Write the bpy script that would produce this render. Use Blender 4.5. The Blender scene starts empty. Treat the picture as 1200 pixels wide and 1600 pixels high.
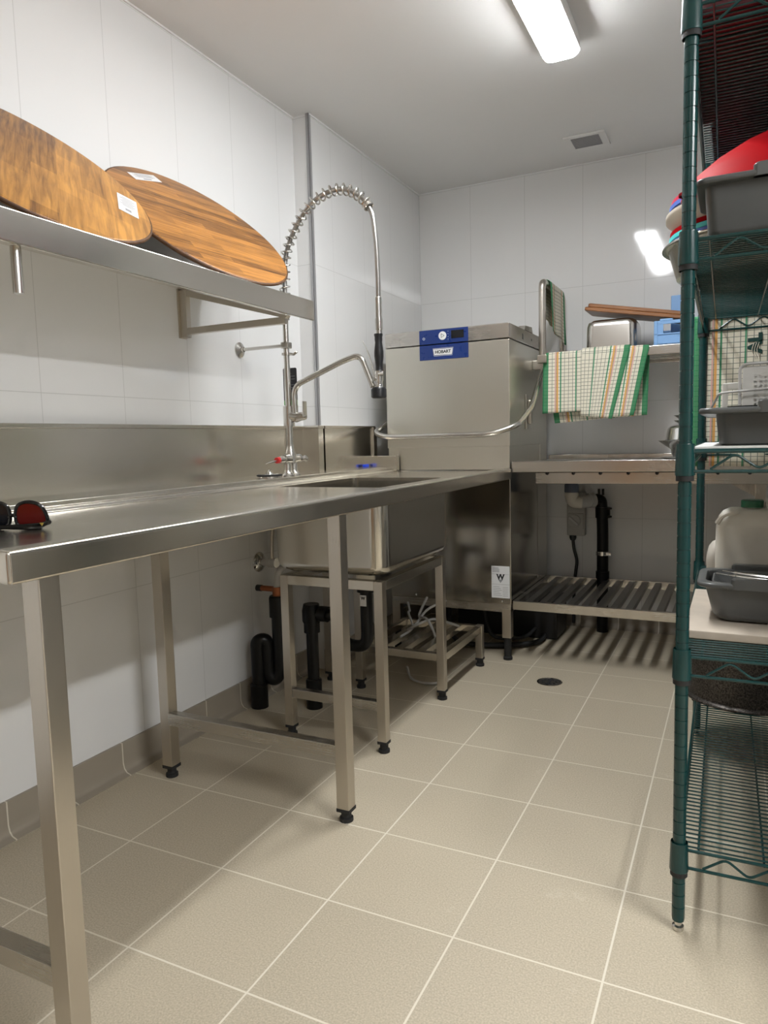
import bpy, bmesh, math, random
from mathutils import Vector, Matrix
random.seed(4)
PI = math.pi
S = bpy.context.scene
COL = S.collection
OFF = {}

# ------------------------------------------------------------------ materials
def new_mat(name):
    m = bpy.data.materials.new(name); m.use_nodes = True
    nt = m.node_tree
    return m, nt, nt.nodes['Principled BSDF']

def N(nt, kind, **kw):
    n = nt.nodes.new(kind)
    for k, v in kw.items():
        if k.startswith('i_'):
            n.inputs[k[2:].replace('_', ' ')].default_value = v
        else:
            setattr(n, k, v)
    return n

def math_n(nt, op, a, b=None, c=None):
    n = nt.nodes.new('ShaderNodeMath'); n.operation = op
    for i, x in enumerate((a, b, c)):
        if x is None: continue
        if isinstance(x, (int, float)): n.inputs[i].default_value = x
        else: nt.links.new(x, n.inputs[i])
    return n.outputs[0]

def mixc(nt, fac, a, b):
    n = nt.nodes.new('ShaderNodeMix'); n.data_type = 'RGBA'
    for s, x in ((n.inputs[0], fac), (n.inputs[6], a), (n.inputs[7], b)):
        if isinstance(x, (int, float)): s.default_value = x
        elif isinstance(x, tuple): s.default_value = x if len(x) == 4 else (*x, 1)
        else: nt.links.new(x, s)
    return n.outputs[2]

def plain(name, col, rough=.5, metal=0., noise=.0, nscale=40., coat=0., spec=.5, bump=0., trans=0.):
    m, nt, p = new_mat(name)
    p.inputs['Base Color'].default_value = (*col, 1)
    p.inputs['Roughness'].default_value = rough
    p.inputs['Metallic'].default_value = metal
    p.inputs['Specular IOR Level'].default_value = spec
    p.inputs['Coat Weight'].default_value = coat
    if trans: p.inputs['Transmission Weight'].default_value = trans
    tc = N(nt, 'ShaderNodeTexCoord')
    nz = N(nt, 'ShaderNodeTexNoise', i_Scale=nscale, i_Detail=4.)
    nt.links.new(tc.outputs['Object'], nz.inputs['Vector'])
    if noise:
        f = math_n(nt, 'MULTIPLY', math_n(nt, 'SUBTRACT', nz.outputs[0], .35), 2.)
        c = mixc(nt, f, tuple(x*(1-noise) for x in col), tuple(min(1, x*(1+noise)) for x in col))
        nt.links.new(c, p.inputs['Base Color'])
    r = math_n(nt, 'MULTIPLY_ADD', nz.outputs[0], .05, rough-.025)
    nt.links.new(r, p.inputs['Roughness'])
    if bump:
        b = N(nt, 'ShaderNodeBump', i_Strength=bump, i_Distance=.002)
        nt.links.new(nz.outputs[0], b.inputs['Height']); nt.links.new(b.outputs[0], p.inputs['Normal'])
    return m

def steel(name, col=(.58, .56, .53), rough=.27, axis='z', wavy=.0):
    """brushed stainless steel, grain running along axis"""
    m, nt, p = new_mat(name)
    p.inputs['Metallic'].default_value = 1
    tc = N(nt, 'ShaderNodeTexCoord'); mp = N(nt, 'ShaderNodeMapping')
    sc = {'x': (3, 900, 900), 'y': (900, 3, 900), 'z': (900, 900, 3)}[axis]
    mp.inputs['Scale'].default_value = sc
    nt.links.new(tc.outputs['Object'], mp.inputs['Vector'])
    nz = N(nt, 'ShaderNodeTexNoise', i_Scale=1., i_Detail=3.)
    nt.links.new(mp.outputs[0], nz.inputs['Vector'])
    big = N(nt, 'ShaderNodeTexNoise', i_Scale=5., i_Detail=3.)
    nt.links.new(tc.outputs['Object'], big.inputs['Vector'])
    r = math_n(nt, 'MULTIPLY_ADD', nz.outputs[0], .06, rough-.03)
    r = math_n(nt, 'ADD', r, math_n(nt, 'MULTIPLY_ADD', big.outputs[0], .12, -.06))
    nt.links.new(r, p.inputs['Roughness'])
    c = mixc(nt, nz.outputs[0], tuple(x*.97 for x in col), tuple(min(1, x*1.03) for x in col))
    nt.links.new(c, p.inputs['Base Color'])
    b = N(nt, 'ShaderNodeBump', i_Strength=.05, i_Distance=.0003)
    nt.links.new(nz.outputs[0], b.inputs['Height'])
    last = b
    if wavy:
        b2 = N(nt, 'ShaderNodeBump', i_Strength=wavy, i_Distance=.01)
        nt.links.new(big.outputs[0], b2.inputs['Height']); nt.links.new(b.outputs[0], b2.inputs['Normal']); last = b2
    nt.links.new(last.outputs[0], p.inputs['Normal'])
    return m

def line_mask(nt, coord, period, offset, width):
    t = math_n(nt, 'DIVIDE', math_n(nt, 'SUBTRACT', coord, offset), period)
    d = math_n(nt, 'ABSOLUTE', math_n(nt, 'SUBTRACT', t, math_n(nt, 'ROUND', t)))
    return math_n(nt, 'LESS_THAN', d, width/period/2)

def tile_mat(name, axis, off_h, off_z, tile, per_h, per_z, col, grout, rough, width, bump=.0, speck=False):
    """world-position tiles; axis = the horizontal axis of the wall, or 'floor'"""
    m, nt, p = new_mat(name)
    geo = N(nt, 'ShaderNodeNewGeometry'); sp = N(nt, 'ShaderNodeSeparateXYZ')
    nt.links.new(geo.outputs['Position'], sp.inputs[0])
    h = sp.outputs['XYZ'.index(axis)] ; v = sp.outputs[1] if name == 'floor_tiles' else sp.outputs[2]
    a = line_mask(nt, h, per_h, off_h, width); b = line_mask(nt, v, per_z, off_z, width)
    g = math_n(nt, 'MAXIMUM', a, b)
    nz = N(nt, 'ShaderNodeTexNoise', i_Scale=3. if not speck else 260., i_Detail=5.)
    nt.links.new(geo.outputs['Position'], nz.inputs['Vector'])
    if speck:
        soft = N(nt, 'ShaderNodeTexNoise', i_Scale=2.3, i_Detail=5.); nt.links.new(geo.outputs['Position'], soft.inputs['Vector'])
        # per tile tint
        fx = math_n(nt, 'FLOOR', math_n(nt, 'DIVIDE', math_n(nt, 'SUBTRACT', h, off_h), per_h))
        fy = math_n(nt, 'FLOOR', math_n(nt, 'DIVIDE', math_n(nt, 'SUBTRACT', v, off_z), per_z))
        cb = N(nt, 'ShaderNodeCombineXYZ'); nt.links.new(fx, cb.inputs[0]); nt.links.new(fy, cb.inputs[1])
        wn = N(nt, 'ShaderNodeTexWhiteNoise'); nt.links.new(cb.outputs[0], wn.inputs['Vector'])
        f = math_n(nt, 'MULTIPLY_ADD', wn.outputs['Value'], .25, math_n(nt, 'MULTIPLY_ADD', soft.outputs[0], .9, -.1))
        c0 = mixc(nt, f, tuple(x*.88 for x in col), tuple(x*1.10 for x in col))
        s2 = math_n(nt, 'MULTIPLY', math_n(nt, 'SUBTRACT', nz.outputs[0], .5), 1.6)
        c1 = mixc(nt, math_n(nt, 'MAXIMUM', s2, 0.), c0, tuple(x*1.55 for x in col))
        c1 = mixc(nt, math_n(nt, 'MAXIMUM', math_n(nt, 'MULTIPLY', s2, -1.), 0.), c1, tuple(x*.45 for x in col))
        # pale scuffs
        sc = N(nt, 'ShaderNodeTexNoise', i_Scale=6., i_Detail=8., i_Roughness=.7); nt.links.new(geo.outputs['Position'], sc.inputs['Vector'])
        ss = math_n(nt, 'MULTIPLY', math_n(nt, 'MAXIMUM', math_n(nt, 'SUBTRACT', sc.outputs[0], .64), 0.), 3.)
        c1 = mixc(nt, ss, c1, (.70, .65, .54))
    else:
        c1 = mixc(nt, nz.outputs[0], tuple(x*.98 for x in col), tuple(min(1, x*1.02) for x in col))
    c = mixc(nt, g, c1, grout); nt.links.new(c, p.inputs['Base Color'])
    r = math_n(nt, 'MULTIPLY_ADD', g, .7-rough, rough); nt.links.new(r, p.inputs['Roughness'])
    bm_ = N(nt, 'ShaderNodeBump', i_Strength=.35, i_Distance=.001)
    nt.links.new(math_n(nt, 'SUBTRACT', 1., g), bm_.inputs['Height'])
    last = bm_
    if bump:
        w = N(nt, 'ShaderNodeTexNoise', i_Scale=7. if not speck else 300., i_Detail=2.)
        nt.links.new(geo.outputs['Position'], w.inputs['Vector'])
        b2 = N(nt, 'ShaderNodeBump', i_Strength=bump, i_Distance=.006 if not speck else .001)
        nt.links.new(w.outputs[0], b2.inputs['Height']); nt.links.new(bm_.outputs[0], b2.inputs['Normal']); last = b2
    nt.links.new(last.outputs[0], p.inputs['Normal'])
    return m

def wood_uv(name, c1, c2, bw, rh, grain=(6, 160), rough=.38):
    m, nt, p = new_mat(name)
    tc = N(nt, 'ShaderNodeTexCoord')
    br = N(nt, 'ShaderNodeTexBrick'); br.offset = .37; br.squash = 1.
    br.inputs['Color1'].default_value = (0, 0, 0, 1); br.inputs['Color2'].default_value = (1, 1, 1, 1)
    br.inputs['Mortar'].default_value = (.25, .25, .25, 1)
    br.inputs['Scale'].default_value = 1.; br.inputs['Mortar Size'].default_value = .0004
    br.inputs['Brick Width'].default_value = bw; br.inputs['Row Height'].default_value = rh
    nt.links.new(tc.outputs['UV'], br.inputs['Vector'])
    mp = N(nt, 'ShaderNodeMapping'); mp.inputs['Scale'].default_value = (grain[0], grain[1], 1)
    nt.links.new(tc.outputs['UV'], mp.inputs['Vector'])
    gr = N(nt, 'ShaderNodeTexNoise', i_Scale=1., i_Detail=6., i_Roughness=.62, i_Distortion=.6)
    nt.links.new(mp.outputs[0], gr.inputs['Vector'])
    kn = N(nt, 'ShaderNodeTexNoise', i_Scale=9., i_Detail=3.); nt.links.new(tc.outputs['UV'], kn.inputs['Vector'])
    f = math_n(nt, 'ADD', math_n(nt, 'MULTIPLY', br.outputs['Color'], .55), math_n(nt, 'MULTIPLY_ADD', gr.outputs[0], 1.9, -.72))
    f = math_n(nt, 'ADD', f, math_n(nt, 'MULTIPLY_ADD', kn.outputs[0], .5, -.22))
    n = nt.nodes.new('ShaderNodeClamp'); nt.links.new(f, n.inputs[0])
    c = mixc(nt, n.outputs[0], c1, c2); nt.links.new(c, p.inputs['Base Color'])
    p.inputs['Roughness'].default_value = rough
    return m

def towel_mat():
    m, nt, p = new_mat('checked_tea_towel')
    tc = N(nt, 'ShaderNodeTexCoord'); sp = N(nt, 'ShaderNodeSeparateXYZ')
    nt.links.new(tc.outputs['UV'], sp.inputs[0]); u, v = sp.outputs[0], sp.outputs[1]
    cream, dark = (.74, .70, .58), (.10, .13, .10)
    g = math_n(nt, 'MAXIMUM', line_mask(nt, u, .0190, .0045, .0022), line_mask(nt, v, .0165, 0., .0020))
    c = mixc(nt, math_n(nt, 'MULTIPLY', g, .85), cream, dark)
    def band(coord, a, b, col, c):
        k = math_n(nt, 'MULTIPLY', math_n(nt, 'GREATER_THAN', coord, a), math_n(nt, 'LESS_THAN', coord, b))
        return mixc(nt, math_n(nt, 'MULTIPLY', k, .9), c, col)
    ar = math_n(nt, 'ABSOLUTE', u)                       # u is measured from the hem on both sides
    for a, b, col in ((.055, .060, (.72, .40, .36)), (.063, .071, (.72, .36, .08)), (.079, .085, (.02, .22, .10)), (.150, .155, (.02, .25, .12))):
        c = band(ar, a, b, col, c)
    c = band(ar, -.01, .025, (.008, .20, .075), c)
    nz = N(nt, 'ShaderNodeTexNoise', i_Scale=900., i_Detail=2.); nt.links.new(tc.outputs['UV'], nz.inputs['Vector'])
    b = N(nt, 'ShaderNodeBump', i_Strength=.3, i_Distance=.0008); nt.links.new(nz.outputs[0], b.inputs['Height'])
    nt.links.new(b.outputs[0], p.inputs['Normal']); nt.links.new(c, p.inputs['Base Color'])
    p.inputs['Roughness'].default_value = .9; p.inputs['Specular IOR Level'].default_value = .15
    return m

def emit(name, col, strength):
    m, nt, p = new_mat(name)
    p.inputs['Base Color'].default_value = (.9, .9, .9, 1)
    p.inputs['Emission Color'].default_value = (*col, 1); p.inputs['Emission Strength'].default_value = strength
    p.inputs['Roughness'].default_value = .4
    return m

WALLC = (.76, .76, .755)
M = {
 'floor': tile_mat('floor_tiles', 'X', .32, 0., 0, .30, .30, (.470, .408, .305), (.70, .65, .54), .50, .0042, .25, True),
 'wall_y': tile_mat('wall_tiles_side', 'Y', .385, 1.182, 0, .302, .604, WALLC, (.56, .56, .55), .07, .0022, .03),
 'wall_x': tile_mat('wall_tiles_end', 'X', .384, 1.19, 0, .303, .602, WALLC, (.56, .56, .55), .07, .0022, .03),
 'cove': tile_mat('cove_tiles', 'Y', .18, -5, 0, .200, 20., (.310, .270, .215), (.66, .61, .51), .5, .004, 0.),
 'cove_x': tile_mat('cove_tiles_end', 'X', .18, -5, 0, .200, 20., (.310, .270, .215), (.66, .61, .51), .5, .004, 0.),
 'ceiling': plain('ceiling_paint', (.74, .735, .725), .75, bump=.05, nscale=120),
 'trim': plain('aluminium_trim', (.42, .42, .43), .4, .6),
  'paint': plain('dim_unseen_walls', (.42, .41, .40), .7),  # unseen walls given a darker grey to cut the bounced light
 'silicone': plain('white_silicone', (.80, .80, .80), .4),
 'steel_y': steel('steel_brushed_lengthwise', (.68, .64, .57), .22, 'y', .03),
 'steel_z': steel('steel_brushed_upright', (.60, .575, .52), .19, 'z', .03),
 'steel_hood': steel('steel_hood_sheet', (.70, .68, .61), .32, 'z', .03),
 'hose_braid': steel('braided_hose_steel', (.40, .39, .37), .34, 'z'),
 'steel_low': steel('steel_dark_reflection', (.47, .45, .41), .15, 'z', .03),  # same steel as the hood; dark reflections painted into its base colour
 'steel_x': steel('steel_brushed_across', (.60, .575, .535), .26, 'x', .03),
 'steel_leg': steel('steel_tube', (.57, .53, .47), .30, 'z'),
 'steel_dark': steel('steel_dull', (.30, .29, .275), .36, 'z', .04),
 'chrome': plain('chrome', (.74, .73, .71), .13, 1.),
 'nickel': plain('satin_nickel', (.62, .60, .56), .24, 1.),
 'black': plain('black_plastic', (.012, .012, .013), .38),
 'pvc_black': plain('black_pipe', (.006, .006, .006), .3, 0., 0., 40, 0., .25),
 'rubber': plain('black_rubber', (.014, .014, .014), .7),
 'post': plain('green_epoxy', (.006, .043, .042), .24, 0., .12, 30),
 'red': plain('red_plastic', (.28, .0015, .004), .5, 0., 0., 40, 0., .02),
 'redknob': plain('red_button', (.55, .02, .02), .35),
 'pink': plain('crimson_plastic', (.55, .02, .06), .3),
 'turq': plain('turquoise_plastic', (.05, .50, .50), .35),
 'blue_rim': plain('blue_plastic', (.06, .13, .45), .35),
 'cream': plain('cream_plastic', (.62, .56, .47), .4),
 'grey_tub': plain('grey_tub_plastic', (.085, .088, .086), .30, 0., .1, 14),
 'light_blue': plain('light_blue_plastic', (.22, .42, .74), .45),
 'maroon': plain('maroon_plastic', (.06, .003, .008), .5),
 'charcoal': plain('charcoal_plastic', (.012, .012, .012), .45),
 'panel_blue': plain('panel_blue', (.012, .035, .17), .28),
 'label': plain('white_label', (.76, .76, .76), .5),
 'ink': plain('black_ink', (.02, .02, .022), .6),
 'grey_ink': plain('grey_ink', (.30, .30, .31), .6),
 'white': plain('white_plastic', (.76, .75, .71), .4),
 'jerry': plain('jerrycan_plastic', (.66, .63, .56), .42, 0., .12, 9),
 'jerry2': plain('jerrycan_beige', (.50, .46, .40), .45, 0., .1, 9),
 'capgreen': plain('green_cap', (.01, .11, .05), .4),
 'pvc_grey': plain('grey_pipe', (.50, .49, .47), .45),
 'pvc_cream': plain('cream_pipe', (.66, .62, .54), .42),
 'pvc_blue': plain('slate_pipe', (.10, .12, .17), .45),
 'switch': plain('grey_switch', (.42, .41, .38), .5),
 'board_under': plain('pale_laminate', (.52, .45, .37), .5, 0., .08, 20),
 'whiteboard': plain('white_board', (.78, .78, .76), .5),
 'burnt': plain('scorched_steel', (.10, .088, .078), .40, .7, .8, 220),
 'towel': towel_mat(),
 'towel_ink': plain('dark_green_print', (.012, .05, .042), .9),
 'acacia': wood_uv('acacia_staves', (.055, .019, .005), (.52, .225, .047), .34, .030),
 'acacia_b': wood_uv('acacia_wide_staves', (.095, .032, .007), (.60, .29, .065), .24, .060, (5, 70)),
 'bark': plain('board_edge', (.10, .042, .013), .6, 0., .4, 50),
 'dark_wood': wood_uv('dark_timber', (.13, .048, .015), (.36, .15, .05), .9, .06),
 'door': wood_uv('door_timber', (.34, .17, .07), (.50, .27, .12), 3., .3),
 'lens_red': plain('red_lens', (.09, .003, .003), .08),
 'lens_dark': plain('dark_lens', (.006, .007, .010), .08),
 'frame_black': plain('glossy_black', (.004, .004, .004), .12),
 'gold': plain('gold_inlay', (.75, .6, .15), .3, .8),
 'blue_clip': plain('bright_blue', (.01, .06, .70), .4),
 'lime': plain('lime_strip', (.10, .42, .06), .5),
 'yellow': plain('olive_plastic', (.25, .28, .03), .5),
 'brass': plain('brass', (.35, .12, .05), .4, .7),
 'lamp': emit('lamp_diffuser', (.965, .985, 1.0), 73.),
 'lamp_near': emit('lamp_diffuser_near', (.965, .985, 1.0), 9.),
 'lamp_side': emit('lamp_diffuser_side', (.965, .985, 1.0), 160.),
 'display': plain('dark_display', (.012, .012, .014), .1),
}

# ------------------------------------------------------------------ geometry
class MB:
    def __init__(s): s.v = []; s.f = []; s.uv = {}
    def add(s, vs, fs, uvs=None):
        o = len(s.v); s.v += [Vector(p) for p in vs]
        for i, f in enumerate(fs):
            if uvs: s.uv[len(s.f)] = [uvs[k] for k in f]
            s.f.append([k+o for k in f])
        return range(o, len(s.v))
    def xform(s, mat, rng=None):
        for i in (rng or range(len(s.v))): s.v[i] = mat @ s.v[i]
        return s
    def box(s, a, b, bev=0., seg=2, rot=None):
        a, b = Vector(a), Vector(b); lo = Vector(map(min, a, b)); hi = Vector(map(max, a, b))
        bm = bmesh.new(); bmesh.ops.create_cube(bm, size=1)
        for v in bm.verts: v.co = Vector(((v.co[i]+.5)*(hi[i]-lo[i])+lo[i] for i in range(3)))
        if bev: bmesh.ops.bevel(bm, geom=bm.edges[:], offset=bev, segments=seg, affect='EDGES', profile=.5)
        bm.verts.index_update()
        vs = [v.co.copy() for v in bm.verts]; fs = [[v.index for v in f.verts] for f in bm.faces]; bm.free()
        if rot: vs = [rot @ v for v in vs]
        return s.add(vs, fs)
    def tube(s, pts, r, n=12, closed=False, caps=True):
        P = [Vector(p) for p in pts]; L = len(P); rad = r if isinstance(r, (list, tuple)) else [r]*L
        T = []
        for i in range(L):
            a = P[(i-1) % L] if (closed or i) else P[0]; b = P[(i+1) % L] if (closed or i < L-1) else P[-1]
            T.append((b-a).normalized())
        up = Vector((0, 0, 1)) if abs(T[0].z) < .9 else Vector((1, 0, 0))
        nrm = T[0].cross(up).normalized(); vs = []
        for i in range(L):
            if i:
                ax = T[i-1].cross(T[i])
                if ax.length > 1e-9: nrm = Matrix.Rotation(T[i-1].angle(T[i]), 3, ax.normalized()) @ nrm
                nrm = (nrm - T[i]*nrm.dot(T[i])).normalized()
            bn = T[i].cross(nrm)
            for k in range(n):
                a = 2*PI*k/n; vs.append(P[i] + (nrm*math.cos(a)+bn*math.sin(a))*rad[i])
        fs = []
        for i in range(L if closed else L-1):
            j = (i+1) % L
            for k in range(n): fs.append([i*n+k, i*n+(k+1) % n, j*n+(k+1) % n, j*n+k])
        if caps and not closed: fs += [list(range(n))[::-1], [(L-1)*n+k for k in range(n)]]
        return s.add(vs, fs)
    def cyl(s, a, b, r, n=20, r2=None): return s.tube([a, b], [r, r if r2 is None else r2], n)
    def lathe(s, prof, c=(0, 0, 0), mat=None, n=36, cap=True):
        c = Vector(c); vs = []
        for r, z in prof:
            for k in range(n):
                p = Vector((r*math.cos(2*PI*k/n), r*math.sin(2*PI*k/n), z))
                vs.append((mat @ p if mat else p) + c)
        fs = [[i*n+k, i*n+(k+1) % n, (i+1)*n+(k+1) % n, (i+1)*n+k] for i in range(len(prof)-1) for k in range(n)]
        if cap: fs += [list(range(n))[::-1], [(len(prof)-1)*n+k for k in range(n)]]
        return s.add(vs, fs)
    def loft(s, loops, cap0=True, cap1=True):
        n = len(loops[0]); vs = [p for l in loops for p in l]
        fs = [[i*n+k, i*n+(k+1) % n, (i+1)*n+(k+1) % n, (i+1)*n+k] for i in range(len(loops)-1) for k in range(n)]
        if cap0: fs.append(list(range(n))[::-1])
        if cap1: fs.append([(len(loops)-1)*n+k for k in range(n)])
        return s.add(vs, fs)
    def prism(s, poly, d):
        d = Vector(d); a = [Vector(p) for p in poly]; return s.loft([a, [p+d for p in a]])
    def quad(s, a, b, c, d): return s.add([a, b, c, d], [[0, 1, 2, 3]])
    def build(s, name, mat, parent=None, angle=38, flat=False):
        me = bpy.data.meshes.new(name)
        off = OFF.get(parent.name, Vector()) if parent else Vector()
        me.from_pydata([v-off for v in s.v], [], s.f)
        if s.uv:
            ul = me.uv_layers.new(name='UVMap')
            for i, pl in enumerate(me.polygons):
                if i in s.uv:
                    for k, li in enumerate(pl.loop_indices): ul.data[li].uv = s.uv[i][k]
        bm = bmesh.new(); bm.from_mesh(me); bmesh.ops.recalc_face_normals(bm, faces=bm.faces[:]); bm.to_mesh(me); bm.free()
        if not flat:
            me.polygons.foreach_set('use_smooth', [True]*len(me.polygons)); me.set_sharp_from_angle(angle=math.radians(angle))
        me.materials.append(M[mat] if isinstance(mat, str) else mat)
        o = bpy.data.objects.new(name, me); COL.objects.link(o)
        if not flat:
            wn = o.modifiers.new('normals', 'WEIGHTED_NORMAL'); wn.keep_sharp = True; wn.weight = 80
        if parent: o.parent = parent; OFF[o.name] = off
        else: OFF[o.name] = Vector()
        return o

def tag(o, label=None, cat=None, group=None, kind=None):
    if label: o['label'] = label
    if cat: o['category'] = cat
    if group: o['group'] = group
    if kind: o['kind'] = kind
    return o

def thing(name, label, cat, loc, group=None):
    o = bpy.data.objects.new(name, None); COL.objects.link(o); o.location = loc
    o.empty_display_size = .05; OFF[o.name] = Vector(loc)
    return tag(o, label, cat, group)

def structure(name, mb, mat, parent=None, **kw):
    o = mb.build(name, mat, parent, **kw)
    if not parent: tag(o, kind='structure')
    return o

def fillet(pts, r, n=7):
    P = [Vector(p) for p in pts]; out = [P[0]]
    for i in range(1, len(P)-1):
        a, b, c = P[i-1], P[i], P[i+1]
        d1, d2 = (a-b), (c-b); q = min(r, d1.length*.49, d2.length*.49)
        p1, p2 = b+d1.normalized()*q, b+d2.normalized()*q
        for k in range(n+1):
            t = k/n; out.append((p1*(1-t)+b*t)*(1-t)+(b*(1-t)+p2*t)*t)
    return out+[P[-1]]

def spline(pts, n=8):
    P = [Vector(p) for p in pts]; P = [P[0]*2-P[1]]+P+[P[-1]*2-P[-2]]; out = []
    for i in range(1, len(P)-2):
        p0, p1, p2, p3 = P[i-1:i+3]
        for k in range(n):
            t = k/n
            out.append(.5*((2*p1)+(p2-p0)*t+(2*p0-5*p1+4*p2-p3)*t*t+(3*p1-p0-3*p2+p3)*t**3))
    return out+[P[-2]]

def rr(x0, x1, y0, y1, r, z, n=5):
    out = []
    for cx, cy, a0 in ((x1-r, y1-r, 0), (x0+r, y1-r, PI/2), (x0+r, y0+r, PI), (x1-r, y0+r, 3*PI/2)):
        for k in range(n+1):
            a = a0+PI/2*k/n; out.append(Vector((cx+r*math.cos(a), cy+r*math.sin(a), z)))
    return out

def text_mesh(body, size, mat, name, parent, M4, depth=.0006, bold=0.):
    cu = bpy.data.curves.new('lettering', 'FONT'); cu.body = body; cu.size = size; cu.extrude = depth; cu.offset = bold
    cu.align_x = 'CENTER'; cu.align_y = 'CENTER'
    t = bpy.data.objects.new('lettering', cu); COL.objects.link(t)
    me = bpy.data.meshes.new_from_object(t.evaluated_get(bpy.context.evaluated_depsgraph_get()))
    bpy.data.objects.remove(t); bpy.data.curves.remove(cu)
    off = OFF.get(parent.name, Vector())
    me.transform(Matrix.Translation(-off) @ M4)
    me.materials.clear(); me.materials.append(M[mat])
    o = bpy.data.objects.new(name, me); COL.objects.link(o); o.parent = parent; OFF[o.name] = off
    return o

def basis(o, ex, ey, ez):
    m = Matrix.Identity(4)
    for i in range(3): m[i][0] = ex[i]; m[i][1] = ey[i]; m[i][2] = ez[i]; m[i][3] = o[i]
    return m
FRONT = lambda x, y, z: basis((x, y, z), (1, 0, 0), (0, 0, 1), (0, -1, 0))    # lettering facing -y

# ------------------------------------------------------------------ camera
def camera():
    f_, yaw, pitch, roll = 1123.329, -.458257, .0998331, -.0262975
    cy, sy, cp, sp = math.cos(yaw), math.sin(yaw), math.cos(pitch), math.sin(pitch)
    f = Vector((sy*cp, cy*cp, -sp)); r = Vector((cy, -sy, 0)); u = r.cross(f)
    r2 = r*math.cos(roll)+u*math.sin(roll); u2 = -r*math.sin(roll)+u*math.cos(roll)
    c = bpy.data.cameras.new('camera'); o = bpy.data.objects.new('camera', c); COL.objects.link(o)
    c.sensor_fit = 'VERTICAL'; c.sensor_height = 36; c.lens = f_/1600*36; c.clip_start = .02
    o.matrix_world = basis((1.7287, -1.0017, 1.0276), r2, u2, -f)
    S.camera = o
camera()

# ------------------------------------------------------------------ room
CH, BY, RX, FY, OX = 2.40, 2.89, 2.16, -3.2, 4.0      # ceiling, back wall, right wall, wall behind, far right
JY = .36                                              # the room widens on this side of y
T = .1
b = MB(); b.box((-T, FY-T, -T), (OX+T, BY+T, 0)); structure('floor', b, 'floor', flat=True)
b = MB(); b.box((-T, FY-T, CH), (OX+T, BY+T, CH+T)); structure('ceiling', b, 'ceiling', flat=True)
b = MB(); b.box((-T, FY, 0), (0, 1.72, CH)); b.box((-T, 1.72, 0), (.08, BY, CH)); structure('wall_left', b, 'wall_y', flat=True)
b = MB(); b.box((.08, BY, 0), (RX+T, BY+T, CH)); structure('wall_back', b, 'wall_x', flat=True)
b = MB(); b.box((RX, JY, 0), (RX+T, BY, CH)); structure('wall_right', b, 'wall_y', flat=True)
b = MB(); b.box((RX+T, JY, 0), (OX, JY+T, CH)); structure('wall_alcove', b, 'paint', flat=True)
b = MB(); b.box((OX, FY, 0), (OX+T, JY+T, CH)); structure('wall_far', b, 'paint', flat=True)
b = MB(); b.box((-T, FY-T, 0), (OX+T, FY, CH)); structure('wall_front', b, 'paint', flat=True)
# timber door added out of view for a warm reflection in the steel legs
b = MB(); b.box((.25, FY, 0), (1.25, FY+.045, 2.05), .004)
b.uv = {i: [(b.v[k].z, b.v[k].x) for k in f] for i, f in enumerate(b.f)}
d1 = structure('door_1', b, 'door')
b = MB(); b.tube(fillet([(1.15, FY+.045, 1.02), (1.15, FY+.10, 1.02), (1.03, FY+.10, 1.02)], .02), .009); b.build('door_handle', 'nickel', d1)
# coved skirting
def cove(y0, y1, x=0.):
    prof = [(x+.0, .10), (x+.009, .10), (x+.009, .035), (x+.013, .018), (x+.022, .007), (x+.038, .002), (x+.038, 0), (x, 0)]
    mb = MB(); mb.prism([(p[0], y0, p[1]) for p in prof], (0, y1-y0, 0)); return mb
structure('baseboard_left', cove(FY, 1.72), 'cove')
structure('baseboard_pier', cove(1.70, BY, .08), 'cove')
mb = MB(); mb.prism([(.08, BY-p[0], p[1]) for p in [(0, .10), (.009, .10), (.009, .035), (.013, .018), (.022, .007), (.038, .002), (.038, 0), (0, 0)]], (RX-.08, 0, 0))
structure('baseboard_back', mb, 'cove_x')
mb = MB(); mb.box((.068, 1.714, 1.1), (.084, 1.7205, CH), .001); mb.box((.0795, 1.714, 1.1), (.0845, 1.73, CH), .001); structure('trim_1', mb, 'trim')
mb = MB(); mb.box((0, FY, CH-.006), (.006, 1.72, CH)); mb.box((.08, 1.72, CH-.006), (.086, BY, CH)); mb.box((.08, BY-.006, CH-.006), (RX, BY, CH)); structure('trim_2', mb, 'silicone')

# ceiling vent
t = thing('ceiling_vent', 'small square white ceiling vent with grey grille near the back wall', 'vent', (1.063, 2.595, CH))
mb = MB(); fr = [(.968, 2.51), (1.158, 2.51), (1.158, 2.685), (.968, 2.685)]
mb.box((.968, 2.51, 2.392), (1.158, 2.535, CH), .002); mb.box((.968, 2.66, 2.392), (1.158, 2.685, CH), .002)
mb.box((.968, 2.535, 2.392), (1.0, 2.66, CH), .002); mb.box((1.126, 2.535, 2.392), (1.158, 2.66, CH), .002); mb.build('frame', 'ceiling', t)
mb = MB(); mb.box((1.0, 2.535, 2.3985), (1.126, 2.66, CH)); mb.build('backing', 'black', t)
mb = MB()
for k in range(13): mb.box((1.0, 2.538+k*.0098, 2.392), (1.126, 2.5425+k*.0098, 2.398))
for k in range(20): mb.box((1.004+k*.0063, 2.535, 2.393), (1.0055+k*.0063, 2.66, 2.3975))
mb.build('grille', 'trim', t)

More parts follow.
